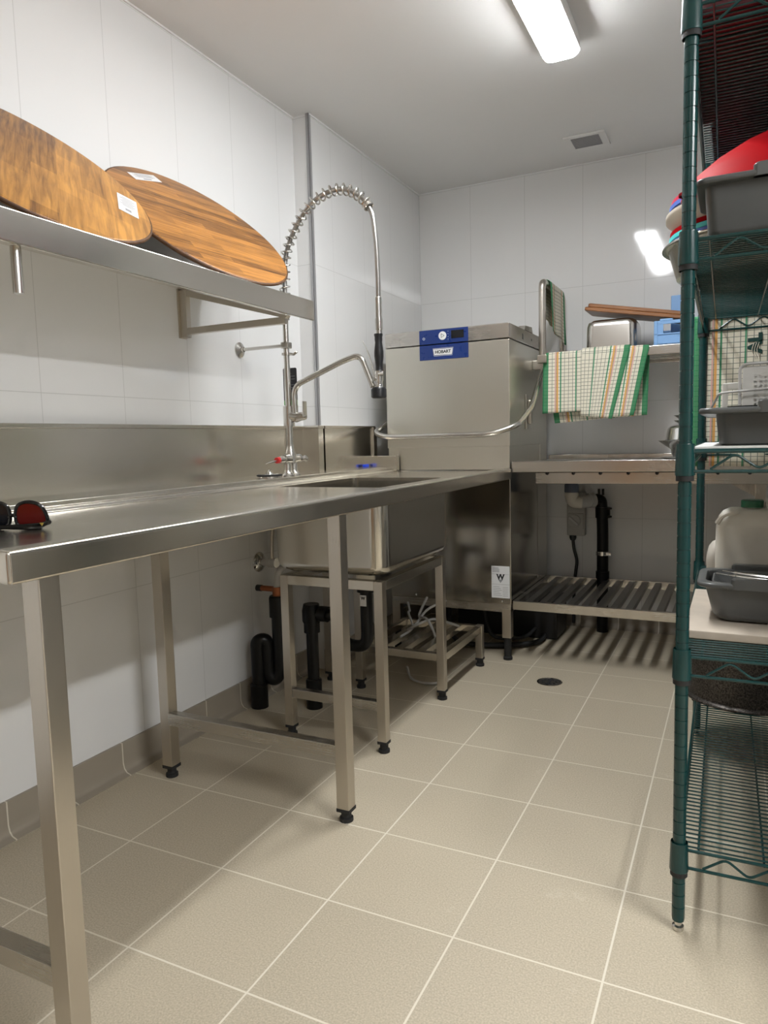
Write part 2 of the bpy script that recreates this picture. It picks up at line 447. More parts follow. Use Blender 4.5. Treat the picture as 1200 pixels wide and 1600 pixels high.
# batten lamps
def batten(x, y, L, label, along='y', lamp='lamp'):
    o = thing('batten_light', label, 'ceiling light', (x, y, CH), 'batten lights on the ceiling')
    def tr(mb):
        if along == 'x':
            m = Matrix.Translation((x, y, 0)) @ Matrix.Rotation(PI/2, 4, 'Z') @ Matrix.Translation((-x, -y, 0)); mb.xform(m)
        return mb
    h = L/2
    loops = [rr(x-.064+i, x+.064-i, y-h+i, y+h-i, .03-i*.5, z) for i, z in ((.008, CH), (.002, CH-.03), (0, CH-.05), (0, CH-.066), (.004, CH-.067))]
    mb = MB(); mb.loft(loops, True, False); tr(mb).build('base', 'white', o)
    loops = [rr(x-.064+i, x+.064-i, y-h+i, y+h-i, r, z) for i, r, z in ((.004, .028, CH-.064), (.004, .028, CH-.072), (.010, .026, CH-.080), (.022, .022, CH-.084))]
    mb = MB(); mb.loft(loops); tr(mb).build('diffuser', lamp, o)
    return o
batten(1.155, 1.03, 1.26, 'white batten light glowing on the ceiling above the sink aisle')
batten(1.62, -1.75, 1.26, 'white batten light on the ceiling behind the camera', lamp='lamp_near')
batten(3.25, -.55, 1.26, 'white batten light on the ceiling of the wider part at right', lamp='lamp_side')

# floor drain
t = thing('floor_drain', 'round chrome floor drain in the tiles before the slatted rack', 'drain', (1.04, 1.92, 0))
mb = MB(); mb.lathe([(.052, 0), (.052, .002), (.046, .003), (.046, .0012)], (1.04, 1.92, 0), n=40); mb.build('ring', 'chrome', t)
mb = MB(); mb.lathe([(.046, .0005), (.046, .0016), (.0, .0018)], (1.04, 1.92, 0), n=40, cap=False)
mb.build('plate', 'steel_dark', t)
mb = MB()
for k in range(10):
    a = 2*PI*k/10; mb.lathe([(.006, .0), (.006, .0024)], (1.04+.028*math.cos(a), 1.92+.028*math.sin(a), 0), n=12)
mb.box((1.035, 1.875, .0018), (1.045, 1.965, .003), .0005); mb.build('hole', 'ink', t)

# ------------------------------------------------------------------ sink bench on the left
SHS = .019
def leg(mb, x, y, z1, z0=.035, h=SHS): mb.box((x-h, y-h, z0), (x+h, y+h, z1), .0025)
def foot(x, y, parent, h=SHS, z0=.035):
    mb = MB(); mb.box((x-h-.001, y-h-.001, z0-.006), (x+h+.001, y+h+.001, z0+.004), .001)
    mb.lathe([(.014, .008), (.014, z0-.004)], (x, y, 0), n=14); mb.lathe([(.019, 0), (.019, .010), (.014, .012)], (x, y, 0), n=14)
    return mb.build('foot', 'rubber', parent)
bench = thing('sink_bench', 'long stainless steel sink bench with splashback along the left wall', 'bench', (.41, .9, 0))
Y0, Y1 = -.345, 2.135
HX0, HX1, HY0, HY1 = .31, .70, 1.06, 1.60
mb = MB()
prof = [(.012, .86), (.012, .90), (.232, .90), (.2345, .9015), (.2395, .9015), (.242, .899), (.243, .8905), (.245, .888), (.258, .887), (.2605, .885), (.2615, .879), (.264, .8765), (.310, .876),
        (.310, .862)]
mb.prism([(x, Y0+.02, z) for x, z in prof], (0, 1.712-Y0-.02, 0))
mb.prism([(max(x, .083), 1.712, z) for x, z in prof], (0, Y1-1.712, 0))
for a, c, d, e in ((HX0, Y0+.02, HX1, HY0), (HX0, HY1, HX1, Y1)): mb.box((a, c, .864), (d, e, .876))
fp = [(.70, .864), (.70, .876), (.770, .876), (.774, .8775), (.780, .885), (.785, .887), (.8135, .887), (.8175, .8855), (.8195, .8825), (.820, .879), (.820, .843), (.818, .839), (.814, .838), (.800, .838), (.800, .864)]
mb.prism([(x, Y0+.004, z) for x, z in fp], (0, Y1-Y0-.004, 0))
mb.box((.012, Y0, .838), (.818, Y0+.022, .8865), .006, 3)
mb.box((.60, Y0+.02, .838), (.815, Y0+.05, .866))
mb.build('worktop', 'steel_y', bench, angle=50)
mb = MB()   # splashback: left wall, pier return, pier, stepped end
mb.box((0, Y0, .88), (.030, 1.70, 1.085)); mb.box((0, Y0, 1.083), (.034, 1.70, 1.097), .003)
mb.box((.002, 1.66, .88), (.112, 1.714, 1.085)); mb.box((0, 1.656, 1.083), (.116, 1.714, 1.097), .003)
mb.box((.08, 1.70, .88), (.112, 2.175, 1.085)); mb.box((.08, 1.70, 1.083), (.116, 2.20, 1.097), .003)
mb.box((.08, 2.165, .93), (.122, 2.20, 1.09), .002)
mb.box((.10, 2.098, .88), (.272, 2.132, .952), .003)
mb.build('splashback', 'steel_y', bench)
mb = MB(); mb.box((.0295, 1.535, .90), (.0312, 1.5365, 1.083)); mb.build('seam', 'steel_dark', bench)
mb = MB()   # sink bowl with real inside
def bowl_loops(i0, z0, zb, r):
    return [rr(HX0+i, HX1-i, HY0+i, HY1-i, max(r-i*.5, .01), z, 6) for i, z in i0]
outer = [rr(HX0-.022, HX1+.022, HY0-.03, HY1+.02, .05, .862, 6), rr(HX0-.020, HX1+.020, HY0-.028, HY1+.018, .05, .62, 6),
         rr(HX0-.012, HX1+.012, HY0-.02, HY1+.010, .05, .597, 6), rr(HX0+.01, HX1-.01, HY0, HY1-.01, .05, .586, 6)]
inner = [rr(HX0+.012, HX1-.012, HY0+.012, HY1-.012, .03, .600, 6), rr(HX0+.001, HX1-.001, HY0+.001, HY1-.001, .03, .62, 6), rr(HX0-.001, HX1+.001, HY0-.001, HY1+.001, .028, .8765, 6)]
mb.loft(outer[::-1]+[], True, False)
mb.loft(inner, True, False)
mb.build('sink_bowl', 'steel_z', bench, angle=50)
for lx, ly in ((.792, -.275), (.792, .617), (.160, -.275), (.160, .632), (.165, 1.612)):
    mb = MB(); leg(mb, lx, ly, .864 if lx < .5 else .845); l = mb.build('leg', 'steel_leg', bench); foot(lx, ly, l)
for y in (-.275, .622):
    mb = MB(); mb.box((.179, y-.016, .176), (.773, y+.016, .212), .002); mb.build('stretcher', 'steel_x', bench)

# stand under the sink with its low slatted end
st = thing('sink_stand', 'small steel stand holding the sink bowl with low slatted end', 'stand', (.51, 1.5, 0))
h = .016
for lx, ly, z1 in ((.333, 1.048, .574), (.697, 1.045, .574), (.697, 1.570, .574), (.333, 1.570, .574), (.700, 2.026, .188), (.333, 2.026, .188)):
    mb = MB(); leg(mb, lx, ly, z1, .035, h); l = mb.build('leg', 'steel_leg', st); foot(lx, ly, l, h)
mb = MB()
mb.box((.349, 1.032, .542), (.681, 1.062, .574), .002); mb.box((.349, 1.555, .542), (.681, 1.585, .574), .002)
mb.box((.318, 1.064, .542), (.348, 1.554, .574), .002); mb.box((.682, 1.061, .542), (.712, 1.554, .574), .002); mb.build('top_frame', 'steel_y', st)
mb = MB(); mb.box((.349, 1.033, .140), (.681, 1.060, .172), .002); mb.build('stretcher', 'steel_x', st)
mb = MB(); mb.box((.349, 1.556, .155), (.681, 1.584, .186), .002); mb.box((.349, 2.012, .155), (.684, 2.040, .186), .002)
mb.box((.320, 1.586, .155), (.346, 2.010, .186), .002); mb.box((.686, 1.586, .155), (.713, 2.010, .186), .002); mb.build('rack_frame', 'steel_y', st)
mb = MB()
for x in (.405, .49, .585): mb.box((x, 1.584, .160), (x+.036, 2.012, .184), .001)
mb.build('slat_deck', 'steel_y', st)

# waste trap of the sink
t = thing('sink_trap', 'black plastic waste trap running from the sink bowl to the floor', 'pipe', (.40, 1.3, 0))
mb = MB()
mb.tube(fillet([(.511, 1.30, .50), (.511, 1.30, .265), (.405, 1.30, .265), (.405, 1.30, .375), (.271, 1.30, .375), (.271, 1.30, .0)], .048, 8), .023, 18)
mb.build('bend', 'pvc_black', t)
for x, prof in ((.511, [(.034, .475), (.034, .505), (.03, .507), (.03, .520)]), (.271, [(.031, 0), (.031, .11), (.027, .115)]), (.271, [(.031, .30), (.031, .335), (.036, .345), (.036, .385), (.03, .41)])):
    mb = MB(); mb.lathe(prof, (x, 1.30, 0)); mb.build('collar', 'pvc_black', t)
mb = MB(); mb.cyl((.31, 1.30, .375), (.345, 1.30, .375), .030); mb.build('collar', 'pvc_black', t)
mb = MB(); mb.lathe([(.044, .587), (.044, .56), (.036, .545), (.034, .52)], (.511, 1.30, 0)); mb.build('waste_outlet', 'pvc_cream', t)
mb = MB(); mb.box((.4985, 1.2745, .425), (.5235, 1.2765, .465)); lb = mb.build('sticker', 'label', t)
text_mesh('W', .016, 'ink', 'mark', lb, FRONT(.511, 1.274, .454), bold=.0006)
# corner trap at the wall
t = thing('wall_trap', 'black plastic trap with hump standing by the left wall', 'pipe', (.09, 1.27, 0))
mb = MB(); mb.tube(fillet([(.135, 1.275, .43), (.135, 1.275, .13), (.112, 1.262, .10), (.092, 1.25, .13), (.092, 1.25, .265), (.066, 1.225, .265), (.066, 1.225, 0)], .034, 8), .027, 18); mb.build('bend', 'pvc_black', t)
mb = MB(); mb.lathe([(.034, .355), (.034, .43), (.030, .438)], (.135, 1.275, 0)); mb.build('collar', 'pvc_black', t)
mb = MB(); mb.lathe([(.034, .0), (.034, .09), (.03, .095)], (.066, 1.225, 0)); mb.build('collar', 'pvc_black', t)
# stop valve
t = thing('stop_valve', 'chrome stop valve with braided hose on the wall under the bench', 'valve', (0, 1.346, .551))
mx = Matrix.Rotation(PI/2, 3, 'Y')
mb = MB(); mb.lathe([(.040, 0), (.040, .004), (.030, .012), (.015, .014), (.014, .05), (.020, .052), (.020, .088)], (0, 1.346, .551), mx); mb.build('body', 'chrome', t)
mb = MB(); mb.tube(spline([(.068, 1.346, .56), (.068, 1.346, .60), (.072, 1.35, .68), (.09, 1.36, .76), (.11, 1.38, .86)]), .007); mb.build('hose', 'steel_leg', t)
t = thing('drain_hose', 'pale flexible hose with brass tail above the wall trap', 'hose', (.13, 1.3, .44))
mb = MB(); mb.tube(spline([(.135, 1.275, .43), (.135, 1.275, .48), (.15, 1.28, .54), (.20, 1.30, .565), (.245, 1.33, .56), (.25, 1.44, .54), (.22, 1.50, .50)]), .013); mb.build('hose_body', 'pvc_grey', t)
mb = MB(); mb.cyl((.135, 1.275, .435), (.135, 1.275, .472), .019); mb.cyl((.06, 1.275, .462), (.135, 1.275, .462), .011); t2 = mb.build('brass_tail', 'brass', t)
mb = MB(); mb.cyl((.04, 1.275, .462), (.062, 1.275, .462), .013); mb.build('cap', 'black', t)
# loose white cables
mb = MB()
mb.tube(spline([(.56, 1.98, .30), (.50, 1.90, .27), (.46, 1.86, .21), (.44, 1.82, .195), (.48, 1.78, .22), (.55, 1.84, .245), (.61, 1.92, .21), (.63, 1.95, .193)]), .0055, 8)
mb.tube(spline([(.47, 1.97, .31), (.46, 1.90, .24), (.53, 1.82, .25), (.57, 1.80, .20), (.60, 1.78, .12), (.63, 1.76, .02), (.60, 1.70, .008), (.5, 1.72, .008), (.44, 1.80, .03)]), .0055, 8)
mb.tube(spline([(.36, 2.0, .27), (.40, 1.93, .25), (.43, 1.85, .26), (.47, 1.80, .21), (.46, 1.70, .195)]), .005, 8)
tag(mb.build('cable', 'pvc_grey'), 'loose pale cables tangled over the low slatted end of the stand', 'cable')

# ------------------------------------------------------------------ tap
PX, PY = .215, 1.283
tap = thing('pre_rinse_tap', 'tall pre-rinse tap with spring hose and sprayer on the sink bench', 'tap', (PX, PY, .90))
mb = MB()
for dy in (-.022, .022): mb.lathe([(.026, .90), (.026, .906), (.017, .914), (.013, .925), (.013, .962)], (PX, PY+dy, 0), n=24)
mb.tube([(PX, PY-.045, .966), (PX, PY-.03, .966), (PX, PY+.03, .966), (PX, PY+.045, .966)], [.017, .019, .019, .017], 20)
mb.lathe([(.022, .955), (.022, .985), (.015, 1.005), (.015, 1.02)], (PX, PY, 0), n=24); mb.build('mixer_body', 'nickel', tap)
mb = MB(); mb.lathe([(.0125, 1.01), (.0125, 1.30), (.0105, 1.305), (.0105, 1.56)], (PX, PY, 0), n=20); mb.build('riser', 'nickel', tap)
mb = MB(); mb.lathe([(.021, 1.088), (.021, 1.162)], (PX, PY, 0), n=24); mb.tube([(PX, PY, 1.128), (PX+.035, PY, 1.120), (PX+.055, PY, 1.123), (PX+.075, PY, 1.118)], [.019, .019, .016, .008], 16)
mb.cyl((PX+.028, PY, 1.12), (PX+.028, PY, 1.165), .012)
mb.build('spout_block', 'nickel', tap)
mb = MB(); mb.box((PX+.066, PY-.011, 1.118), (PX+.074, PY+.011, 1.178), .002); mb.build('spout_lever', 'nickel', tap)
mb = MB(); mb.tube(fillet([(PX+.028, PY, 1.155), (PX+.026, PY, 1.235), (.46, PY, 1.315), (.525, PY, 1.33), (.572, PY, 1.215)], .05, 10), .0105, 14); mb.build('spout', 'nickel', tap)
mb = MB(); mb.tube([(PX, PY-.04, .966), (PX, PY-.07, .964), (PX, PY-.078, .964)], [.013, .013, .010], 16); mb.build('hot_handle', 'nickel', tap)
mb = MB(); mb.tube([(PX, PY-.078, .964), (PX, PY-.092, .963)], [.012, .011], 18); mb.build('red_button', 'redknob', tap)
mb = MB(); mb.tube([(PX, PY-.088, .963), (PX-.01, PY-.145, .953)], [.004, .002], 8); mb.build('hot_lever', 'nickel', tap)
mb = MB(); mb.tube([(PX, PY+.04, .966), (PX, PY+.06, .966), (PX, PY+.065, .964), (PX, PY+.09, .964), (PX, PY+.10, .963), (PX, PY+.115, .963)], [.013, .017, .010, .010, .014, .008], 16); mb.build('cold_handle', 'nickel', tap)
mb = MB(); mb.tube([(0, PY, 1.386), (PX, PY, 1.386)], .0065, 12); mb.lathe([(.029, 0), (.029, .004), (.010, .012), (.010, .022)], (0, PY, 1.386), mx)
mb.box((PX-.016, PY-.016, 1.374), (PX+.016, PY+.016, 1.398), .004); mb.build('wall_bracket', 'nickel', tap)
mb = MB(); mb.lathe([(.018, 1.350), (.018, 1.358)], (PX, PY, 0), n=20); mb.tube(spline([(PX+.014, PY, 1.354), (PX+.032, PY, 1.352), (PX+.042, PY, 1.358), (PX+.038, PY+.01, 1.360)]), .005, 8); mb.build('hook', 'nickel', tap)
mb = MB(); mb.lathe([(.016, 1.478), (.016, 1.51), (.012, 1.52)], (PX, PY, 0)); mb.build('riser_nut', 'nickel', tap)
path = [(.217, PY, 1.50), (.219, PY, 1.60), (.226, PY, 1.695), (.243, PY, 1.745), (.268, PY, 1.79), (.312, PY, 1.845), (.368, PY, 1.885), (.44, PY, 1.903), (.50, PY, 1.892), (.552, PY, 1.856), (.572, PY, 1.828)]
sp = spline(path, 14)
mb = MB(); mb.tube(sp+spline([(.572, PY, 1.828), (.588, PY, 1.79), (.598, PY, 1.70), (.602, PY, 1.58), (.601, PY, 1.50)], 8)[1:], .0085, 12); mb.build('hose', 'hose_braid', tap)
cum = [0.]
for a, c in zip(sp, sp[1:]): cum.append(cum[-1]+(c-a).length)
def along(d):
    for i in range(len(sp)-1):
        if cum[i+1] >= d:
            t_ = (d-cum[i])/(cum[i+1]-cum[i]); return sp[i].lerp(sp[i+1], t_), (sp[i+1]-sp[i]).normalized()
    return sp[-1], (sp[-1]-sp[-2]).normalized()
coil = []; turns = 26; n = turns*14
for k in range(n+1):
    p, tg = along(cum[-1]*k/n); side = Vector((0, 1, 0)); up_ = tg.cross(side).normalized(); a = 2*PI*turns*k/n
    coil.append(p+(side*math.cos(a)+up_*math.sin(a))*.0180)
mb = MB(); mb.tube(coil, .0031, 7)
for d in (-.006, -.001, .004):
    p, tg = along(cum[-1]); p = p+tg*d; up_ = tg.cross(Vector((0, 1, 0)))
    mb.tube([p+(Vector((0, 1, 0))*math.cos(2*PI*k/18)+up_*math.sin(2*PI*k/18))*.0165 for k in range(18)], .0026, 7, closed=True)
mb.build('spring', 'nickel', tap)
SX = .598
mb = MB(); mb.lathe([(.0095, 1.52), (.0115, 1.515), (.0115, 1.45), (.0135, 1.445), (.013, 1.41), (.011, 1.408), (.011, 1.392)], (SX+.003, PY, 0), n=20); mb.build('ferrule', 'nickel', tap)
mb = MB(); mb.lathe([(.0150, 1.395), (.0155, 1.391), (.0135, 1.384), (.0138, 1.375), (.0125, 1.366), (.0165, 1.335), (.0165, 1.318), (.0130, 1.285), (.0135, 1.272), (.0155, 1.268)], (SX, PY, 0), n=24); mb.build('grip', 'black', tap)
mb = MB(); mb.lathe([(.014, 1.270), (.015, 1.235), (.012, 1.228), (.012, 1.215), (.017, 1.208)], (SX-.001, PY, 0), n=24); mb.cyl((SX+.005, PY-.022, 1.256), (SX+.022, PY-.015, 1.256), .007); mb.cyl((SX-.014, PY-.02, 1.240), (SX-.014, PY, 1.240), .006); mb.build('spray_valve', 'chrome', tap)
mb = MB(); mb.lathe([(.021, 1.212), (.027, 1.204), (.027, 1.178), (.022, 1.174)], (SX-.004, PY, 0), n=28); mb.build('nozzle', 'black', tap)
mb = MB(); mb.tube(spline([(SX-.062, PY, 1.375), (SX-.045, PY, 1.342), (SX-.030, PY, 1.298), (SX-.018, PY, 1.245)]), [.0018]*8+[.0024]*17, 8); mb.build('trigger', 'nickel', tap)
# tag hanging on the riser
t = thing('hanging_tag', 'black tag with green foot hanging behind the tap riser', 'tag', (.195, 1.312, 1.2))
mb = MB(); mb.prism(rr(.178, .238, 0, .123, .006, 0), (0, 0, .002)); mb.xform(basis((0, 1.312, 1.183), (1, 0, 0), (0, 0, 1), (0, -1, 0))); mb.build('card', 'ink', t)
mb = MB(); mb.box((.178, 1.309, 1.168), (.238, 1.312, 1.186), .001); mb.build('green_foot', 'lime', t)
mb = MB(); mb.tube(spline([(.212, 1.310, 1.30), (.207, 1.308, 1.33), (.213, 1.300, 1.352)]), .0012, 6); mb.build('string', 'trim', t)
mb = MB()
for k in range(9): mb.box((.184, 1.3092, 1.285-k*.0105), (.184+(.046 if k % 3 else .03), 1.3098, 1.2862-k*.0105))
mb.build('print', 'grey_ink', t)
# plug and strainer on the ledge
t = thing('sink_strainer', 'black rimmed chrome sink plug lying on the ledge by the tap', 'sink plug', (.20, 1.16, .90))
mb = MB(); mb.lathe([(.040, .906), (.046, .9085), (.047, .912), (.043, .914)], (.195, 1.17, 0)); mb.build('rubber_rim', 'rubber', t)
mb = MB(); mb.lathe([(.038, .9005), (.038, .9125), (.034, .9155), (.015, .9155), (.012, .921), (.006, .922), (.004, .928), (.008, .931)], (.195, 1.17, 0)); mb.build('chrome_plate', 'chrome', t)
mb = MB(); mb.box((.122, 2.035, .9005), (.136, 2.08, .914), .003); tag(mb.build('blue_clip', 'blue_clip'), 'small bright blue plastic clip on the bench ledge by the dishwasher', 'clip')

# sunglasses
E_ = Vector((.556, -.060, .8765)); ex = Vector((.90, .436, 0)).normalized(); ez = Vector((0, 0, 1)); nrm = ex.cross(ez)   # nrm points toward -y side
sg = thing('sunglasses', 'black sunglasses with a red tinted lens folded on the bench end', 'sunglasses', E_)
def sgp(u, w, d=0.): return E_+ex*u+ez*w+nrm*d
def lens_outline(c, s=1.):
    o = [(-.029, .010), (-.031, .026), (-.026, .043), (-.012, .050), (.006, .049), (.020, .041), (.028, .026), (.029, .012), (.016, .004), (-.004, .002), (-.020, .004)]
    return [(c+s*u, w) for u, w in o]
for c, s, mat in ((-.036, 1, 'lens_red'), (-.108, -1, 'lens_dark')):
    lo = lens_outline(c, s); pts = spline([sgp(u, w+.001) for u, w in lo+lo[:1]], 5)[:-1]
    mb = MB(); mb.tube(pts, .0036, 8, closed=True); fr_ = mb.build('rim', 'frame_black', sg)
    mb = MB(); mb.loft([[p+nrm*.0008 for p in pts], [p-nrm*.0008 for p in pts]]); mb.build('lens', mat, fr_)
mb = MB(); mb.tube(spline([sgp(-.064, .022), sgp(-.072, .027), sgp(-.080, .022)]), .0035, 8); mb.build('bridge', 'frame_black', sg)
for u0, d, s in ((-.002, .012, 1), (-.142, .020, -1)):
    mb = MB(); pp = spline([sgp(u0-s*.004, .014, -.002), sgp(u0, .012, d*.5), sgp(u0-s*.02, .0085, d), sgp(u0-s*.07, .0065, d+.004), sgp(u0-s*.11, .005, d+.006), sgp(u0-s*.135, .004, d+.002)])
    mb.tube(pp, .0042, 8); te = mb.build('temple', 'frame_black', sg)
    if s == 1:
        mb = MB(); q = sgp(-.013, .013, d+.0055); mb.prism([q, q+ex*.008, q+ex*.004-ez*.006], nrm*.001); mb.build('inlay', 'gold', te)

# ------------------------------------------------------------------ draining shelf on the left wall
sh = thing('wall_shelf', 'sloping stainless steel wall shelf above the bench holding two round boards', 'shelf', (0, .4, 1.5))
LX, LZ0, LZ1, SY0, SY1 = .462, 1.426, 1.490, -.55, 1.085
mb = MB(); mb.prism([(0, SY0, 1.560), (0, SY0, 1.564), (LX-.012, SY0, LZ0+.006), (LX-.012, SY0, LZ0+.002)], (0, SY1-SY0, 0)); mb.build('shelf_sheet', 'steel_y', sh)
mb = MB(); mb.box((LX-.012, SY0, LZ0), (LX, SY1, LZ1), .003); mb.build('front_lip', 'steel_y', sh)
for y in (SY0, SY1-.003):
    mb = MB(); mb.prism([(0, y, 1.561), (0, y, 1.60), (LX-.005, y, LZ1), (LX-.005, y, LZ0+.003)], (0, .003, 0)); mb.build('end_plate', 'steel_x', sh)
for y in (-.2, .967):
    mb = MB(); mb.box((0, y-.018, 1.393), (.006, y+.018, 1.557), .001); mb.box((.004, y-.011, 1.395), (.032, y+.011, 1.553), .001)
    mb.box((.02, y-.012, 1.420), (.44, y+.012, 1.446), .002) if False else mb.box((.02, y-.010, 1.404), (.43, y+.010, 1.426), .002)
    mb.prism([(.02, y-.009, 1.556), (.44, y-.009, 1.428), (.43, y-.009, 1.420), (.02, y-.009, 1.535)], (0, .018, 0)); mb.build('bracket', 'steel_leg', sh)
mb = MB(); mb.cyl((.43, .005, 1.338), (.43, .005, 1.430), .0105, 18); mb.build('drain_spout', 'nickel', sh)

# round boards
def board(c, tilt, psi, R, matn, rotg, label, lab_uv, lab_size, lab_rot):
    n = Vector((math.cos(tilt)*math.cos(psi), math.cos(tilt)*math.sin(psi), math.sin(tilt)))
    a = Vector((0, 0, 1)).cross(n).normalized(); bb = n.cross(a); c = Vector(c)
    o = thing('round_board', label, 'board', c-bb*R, 'round acacia boards on the wall shelf')
    def P(u, w, d): return c+a*u+bb*w+n*d
    mb = MB(); K = 72; vs, fs, uvs = [], [], []
    cr, sr = math.cos(rotg), math.sin(rotg)
    for r, d in ((0, 0), (R*.5, 0), (R-.004, 0), (R, -.004), (R, -.012), (R-.004, -.015)):
        for k in range(K):
            an = 2*PI*k/K; u, w = r*math.cos(an), r*math.sin(an)
            vs.append(P(u, w, d)); uvs.append((cr*u+sr*w, -sr*u+cr*w))
    for i in range(5):
        for k in range(K): fs.append([i*K+k, i*K+(k+1) % K, (i+1)*K+(k+1) % K, (i+1)*K+k])
    fs = [f for f in fs]; mb.add(vs, fs, uvs)
    mb.add([vs[5*K+k] for k in range(K)], [list(range(K))], [uvs[5*K+k] for k in range(K)]); mb.build('disc', matn, o, angle=50)
    mb = MB(); mb.tube([P(R*math.cos(2*PI*k/K), R*math.sin(2*PI*k/K), -.0075) for k in range(K)], .005, 8, closed=True); mb.build('bark_edge', 'bark', o)
    mb = MB(); mb.loft([[P(r*math.cos(2*PI*k/K), r*math.sin(2*PI*k/K), d) for k in range(K)] for r, d in ((R*.82, -.015), (R*.82, -.034))]); mb.build('black_base', 'black', o)
    lu, lw = lab_uv; hw, hh = lab_size; cr2, sr2 = math.cos(lab_rot), math.sin(lab_rot)
    def L(x, y, d): return P(lu+cr2*x-sr2*y, lw+sr2*x+cr2*y, d)
    mb = MB(); mb.loft([[L(x, y, d) for x, y in ((-hw, -hh), (hw, -hh), (hw, hh), (-hw, hh))] for d in (.0002, .0012)]); lb = mb.build('paper_label', 'label', o)
    mb = MB()
    for k in range(7):
        y = hh*.72-k*hh*.16; w2 = hw*(.75 if k % 2 else .55)
        mb.loft([[L(x, yy, d) for x, yy in ((-w2, y), (w2, y), (w2, y+hh*.06), (-w2, y+hh*.06))] for d in (.0011, .0014)])
    mb.loft([[L(x, yy, d) for x, yy in ((-hw*.3, -hh*.75), (hw*.3, -hh*.75), (hw*.3, -hh*.5), (-hw*.3, -hh*.5))] for d in (.0011, .0014)])
    mb.build('print', 'grey_ink', lb)
    return o
r_ = math.radians
board((.228, .822, 1.7065), r_(47), r_(-10), .2965, 'acacia', r_(-4), 'round acacia board with fine lengthwise staves, right one on the wall shelf', (-.077, .226), (.064, .0185), r_(20))
board((.228, .219, 1.6985), r_(47), r_(-5), .2965, 'acacia_b', r_(62), 'round golden acacia board with broad upright staves, left one on the wall shelf', (.226, -.079), (.026, .059), r_(-30))

# ------------------------------------------------------------------ dishwasher
dw = thing('hood_dishwasher', 'stainless steel hood dishwasher with blue panel in the back corner', 'dishwasher', (.51, 2.45, 0))
DX0, DX1, DY = .207, .815, 2.14
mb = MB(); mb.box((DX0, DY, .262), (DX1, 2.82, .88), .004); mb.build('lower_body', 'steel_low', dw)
mb = MB(); mb.box((DX0+.004, DY+.003, .225), (DX1-.004, 2.81, .30), .002); mb.build('plinth', 'steel_x', dw)
mb = MB(); mb.box((DX0+.004, DY+.004, .88), (DX1-.003, 2.82, 1.02), .003); mb.build('wash_chamber', 'steel_hood', dw)
mb = MB(); mb.box((DX0, DY, .985), (DX1, 2.70, 1.458), .005); mb.build('hood', 'steel_hood', dw)
mb = MB(); mb.box((DX0, DY, 1.461), (DX1, 2.70, 1.528), .004); mb.build('control_box', 'steel_x', dw)
mb = MB(); mb.box((DX0+.01, 2.69, .88), (DX1, 2.83, 1.50), .004); mb.build('rear_column', 'steel_hood', dw)
mb = MB(); mb.prism([(DX1-.03, 2.40, 1.528), (DX1-.03, 2.41, 1.548), (DX1-.03, 2.53, 1.555), (DX1-.03, 2.55, 1.528)], (.03, 0, 0)); mb.build('lift_bracket', 'steel_x', dw)
for y0_, y1_, z0_, z1_ in ((2.36, 2.37, 1.478, 1.505), (2.52, 2.528, 1.488, 1.498)):
    mb = MB(); mb.box((DX1-.001, y0_, z0_), (DX1+.001, y1_, z1_)); mb.build('side_slot', 'black', dw)
mb = MB(); mb.box((.387, DY-.003, 1.462), (.626, DY+.001, 1.526), .001); pn = mb.build('control_panel', 'panel_blue', dw)
mb = MB(); mb.lathe([(.019, 0), (.019, .002)], (.503, DY-.003, 1.496), Matrix.Rotation(PI/2, 3, 'X')); bt = mb.build('start_button', 'label', pn)
mb = MB(); q = [(.497, DY-.0054, 1.487), (.497, DY-.0054, 1.505), (.512, DY-.0054, 1.496)]; mb.tube(fillet(q+q[:1], .001)[:-1], .0009, 6, closed=True); mb.build('arrow', 'ink', bt)
mb = MB(); mb.tube([(.410+.005*math.cos(2*PI*k/16), DY-.0035, 1.488+.005*math.sin(2*PI*k/16)) for k in range(16)], .0013, 6, closed=True); mb.build('power_ring', 'label', pn)
mb = MB(); mb.box((.545, DY-.0045, 1.480), (.606, DY-.002, 1.516), .001); mb.build('display', 'display', pn)
mb = MB()
for k in range(4): mb.lathe([(.0014, 0), (.0014, .001)], (.530, DY-.003, 1.514-k*.012), Matrix.Rotation(PI/2, 3, 'X'), n=8)
mb.build('indicator', 'label', pn)
mb = MB(); mb.box((.387, DY-.003, 1.390), (.626, DY+.001, 1.457), .001); bd = mb.build('brand_plate', 'panel_blue', dw)
mb = MB(); mb.prism([(.456, DY-.0032, 1.437), (.552, DY-.0032, 1.437), (.547, DY-.0032, 1.410), (.461, DY-.0032, 1.410)], (0, -.0012, 0)); bg = mb.build('badge', 'label', bd)
mb = MB(); q = [(.4535, DY-.0035, 1.440), (.5545, DY-.0035, 1.440), (.549, DY-.0035, 1.4065), (.459, DY-.0035, 1.4065)]; mb.tube(q, .0009, 6, closed=True); mb.build('badge_outline', 'label', bd)
text_mesh('HOBART', .0195, 'ink', 'brand_name', bg, FRONT(.504, DY-.0046, 1.4235), bold=.0006)
mb = MB()
mb.tube(fillet([(.178, 2.30, 1.30), (.178, 2.24, 1.12), (.178, 2.06, 1.062), (.250, 2.03, 1.040), (.755, 2.03, 1.040), (.868, 2.07, 1.075), (.868, 2.30, 1.155), (.868, 2.56, 1.37)], .045, 8), .0125, 16)
hd = mb.build('lift_handle', 'nickel', dw)
mb = MB(); mb.box((.815, 2.535, 1.35), (.872, 2.585, 1.395), .004); mb.box((.174, 2.28, 1.28), (.207, 2.32, 1.32), .004); mb.build('handle_pivot', 'steel_leg', hd)
mb = MB(); mb.box((.815, 2.395, 1.06), (.823, 2.435, 1.225), .004); mb.box((.823, 2.403, 1.085), (.845, 2.428, 1.20), .008); mb.build('side_catch', 'steel_leg', dw)
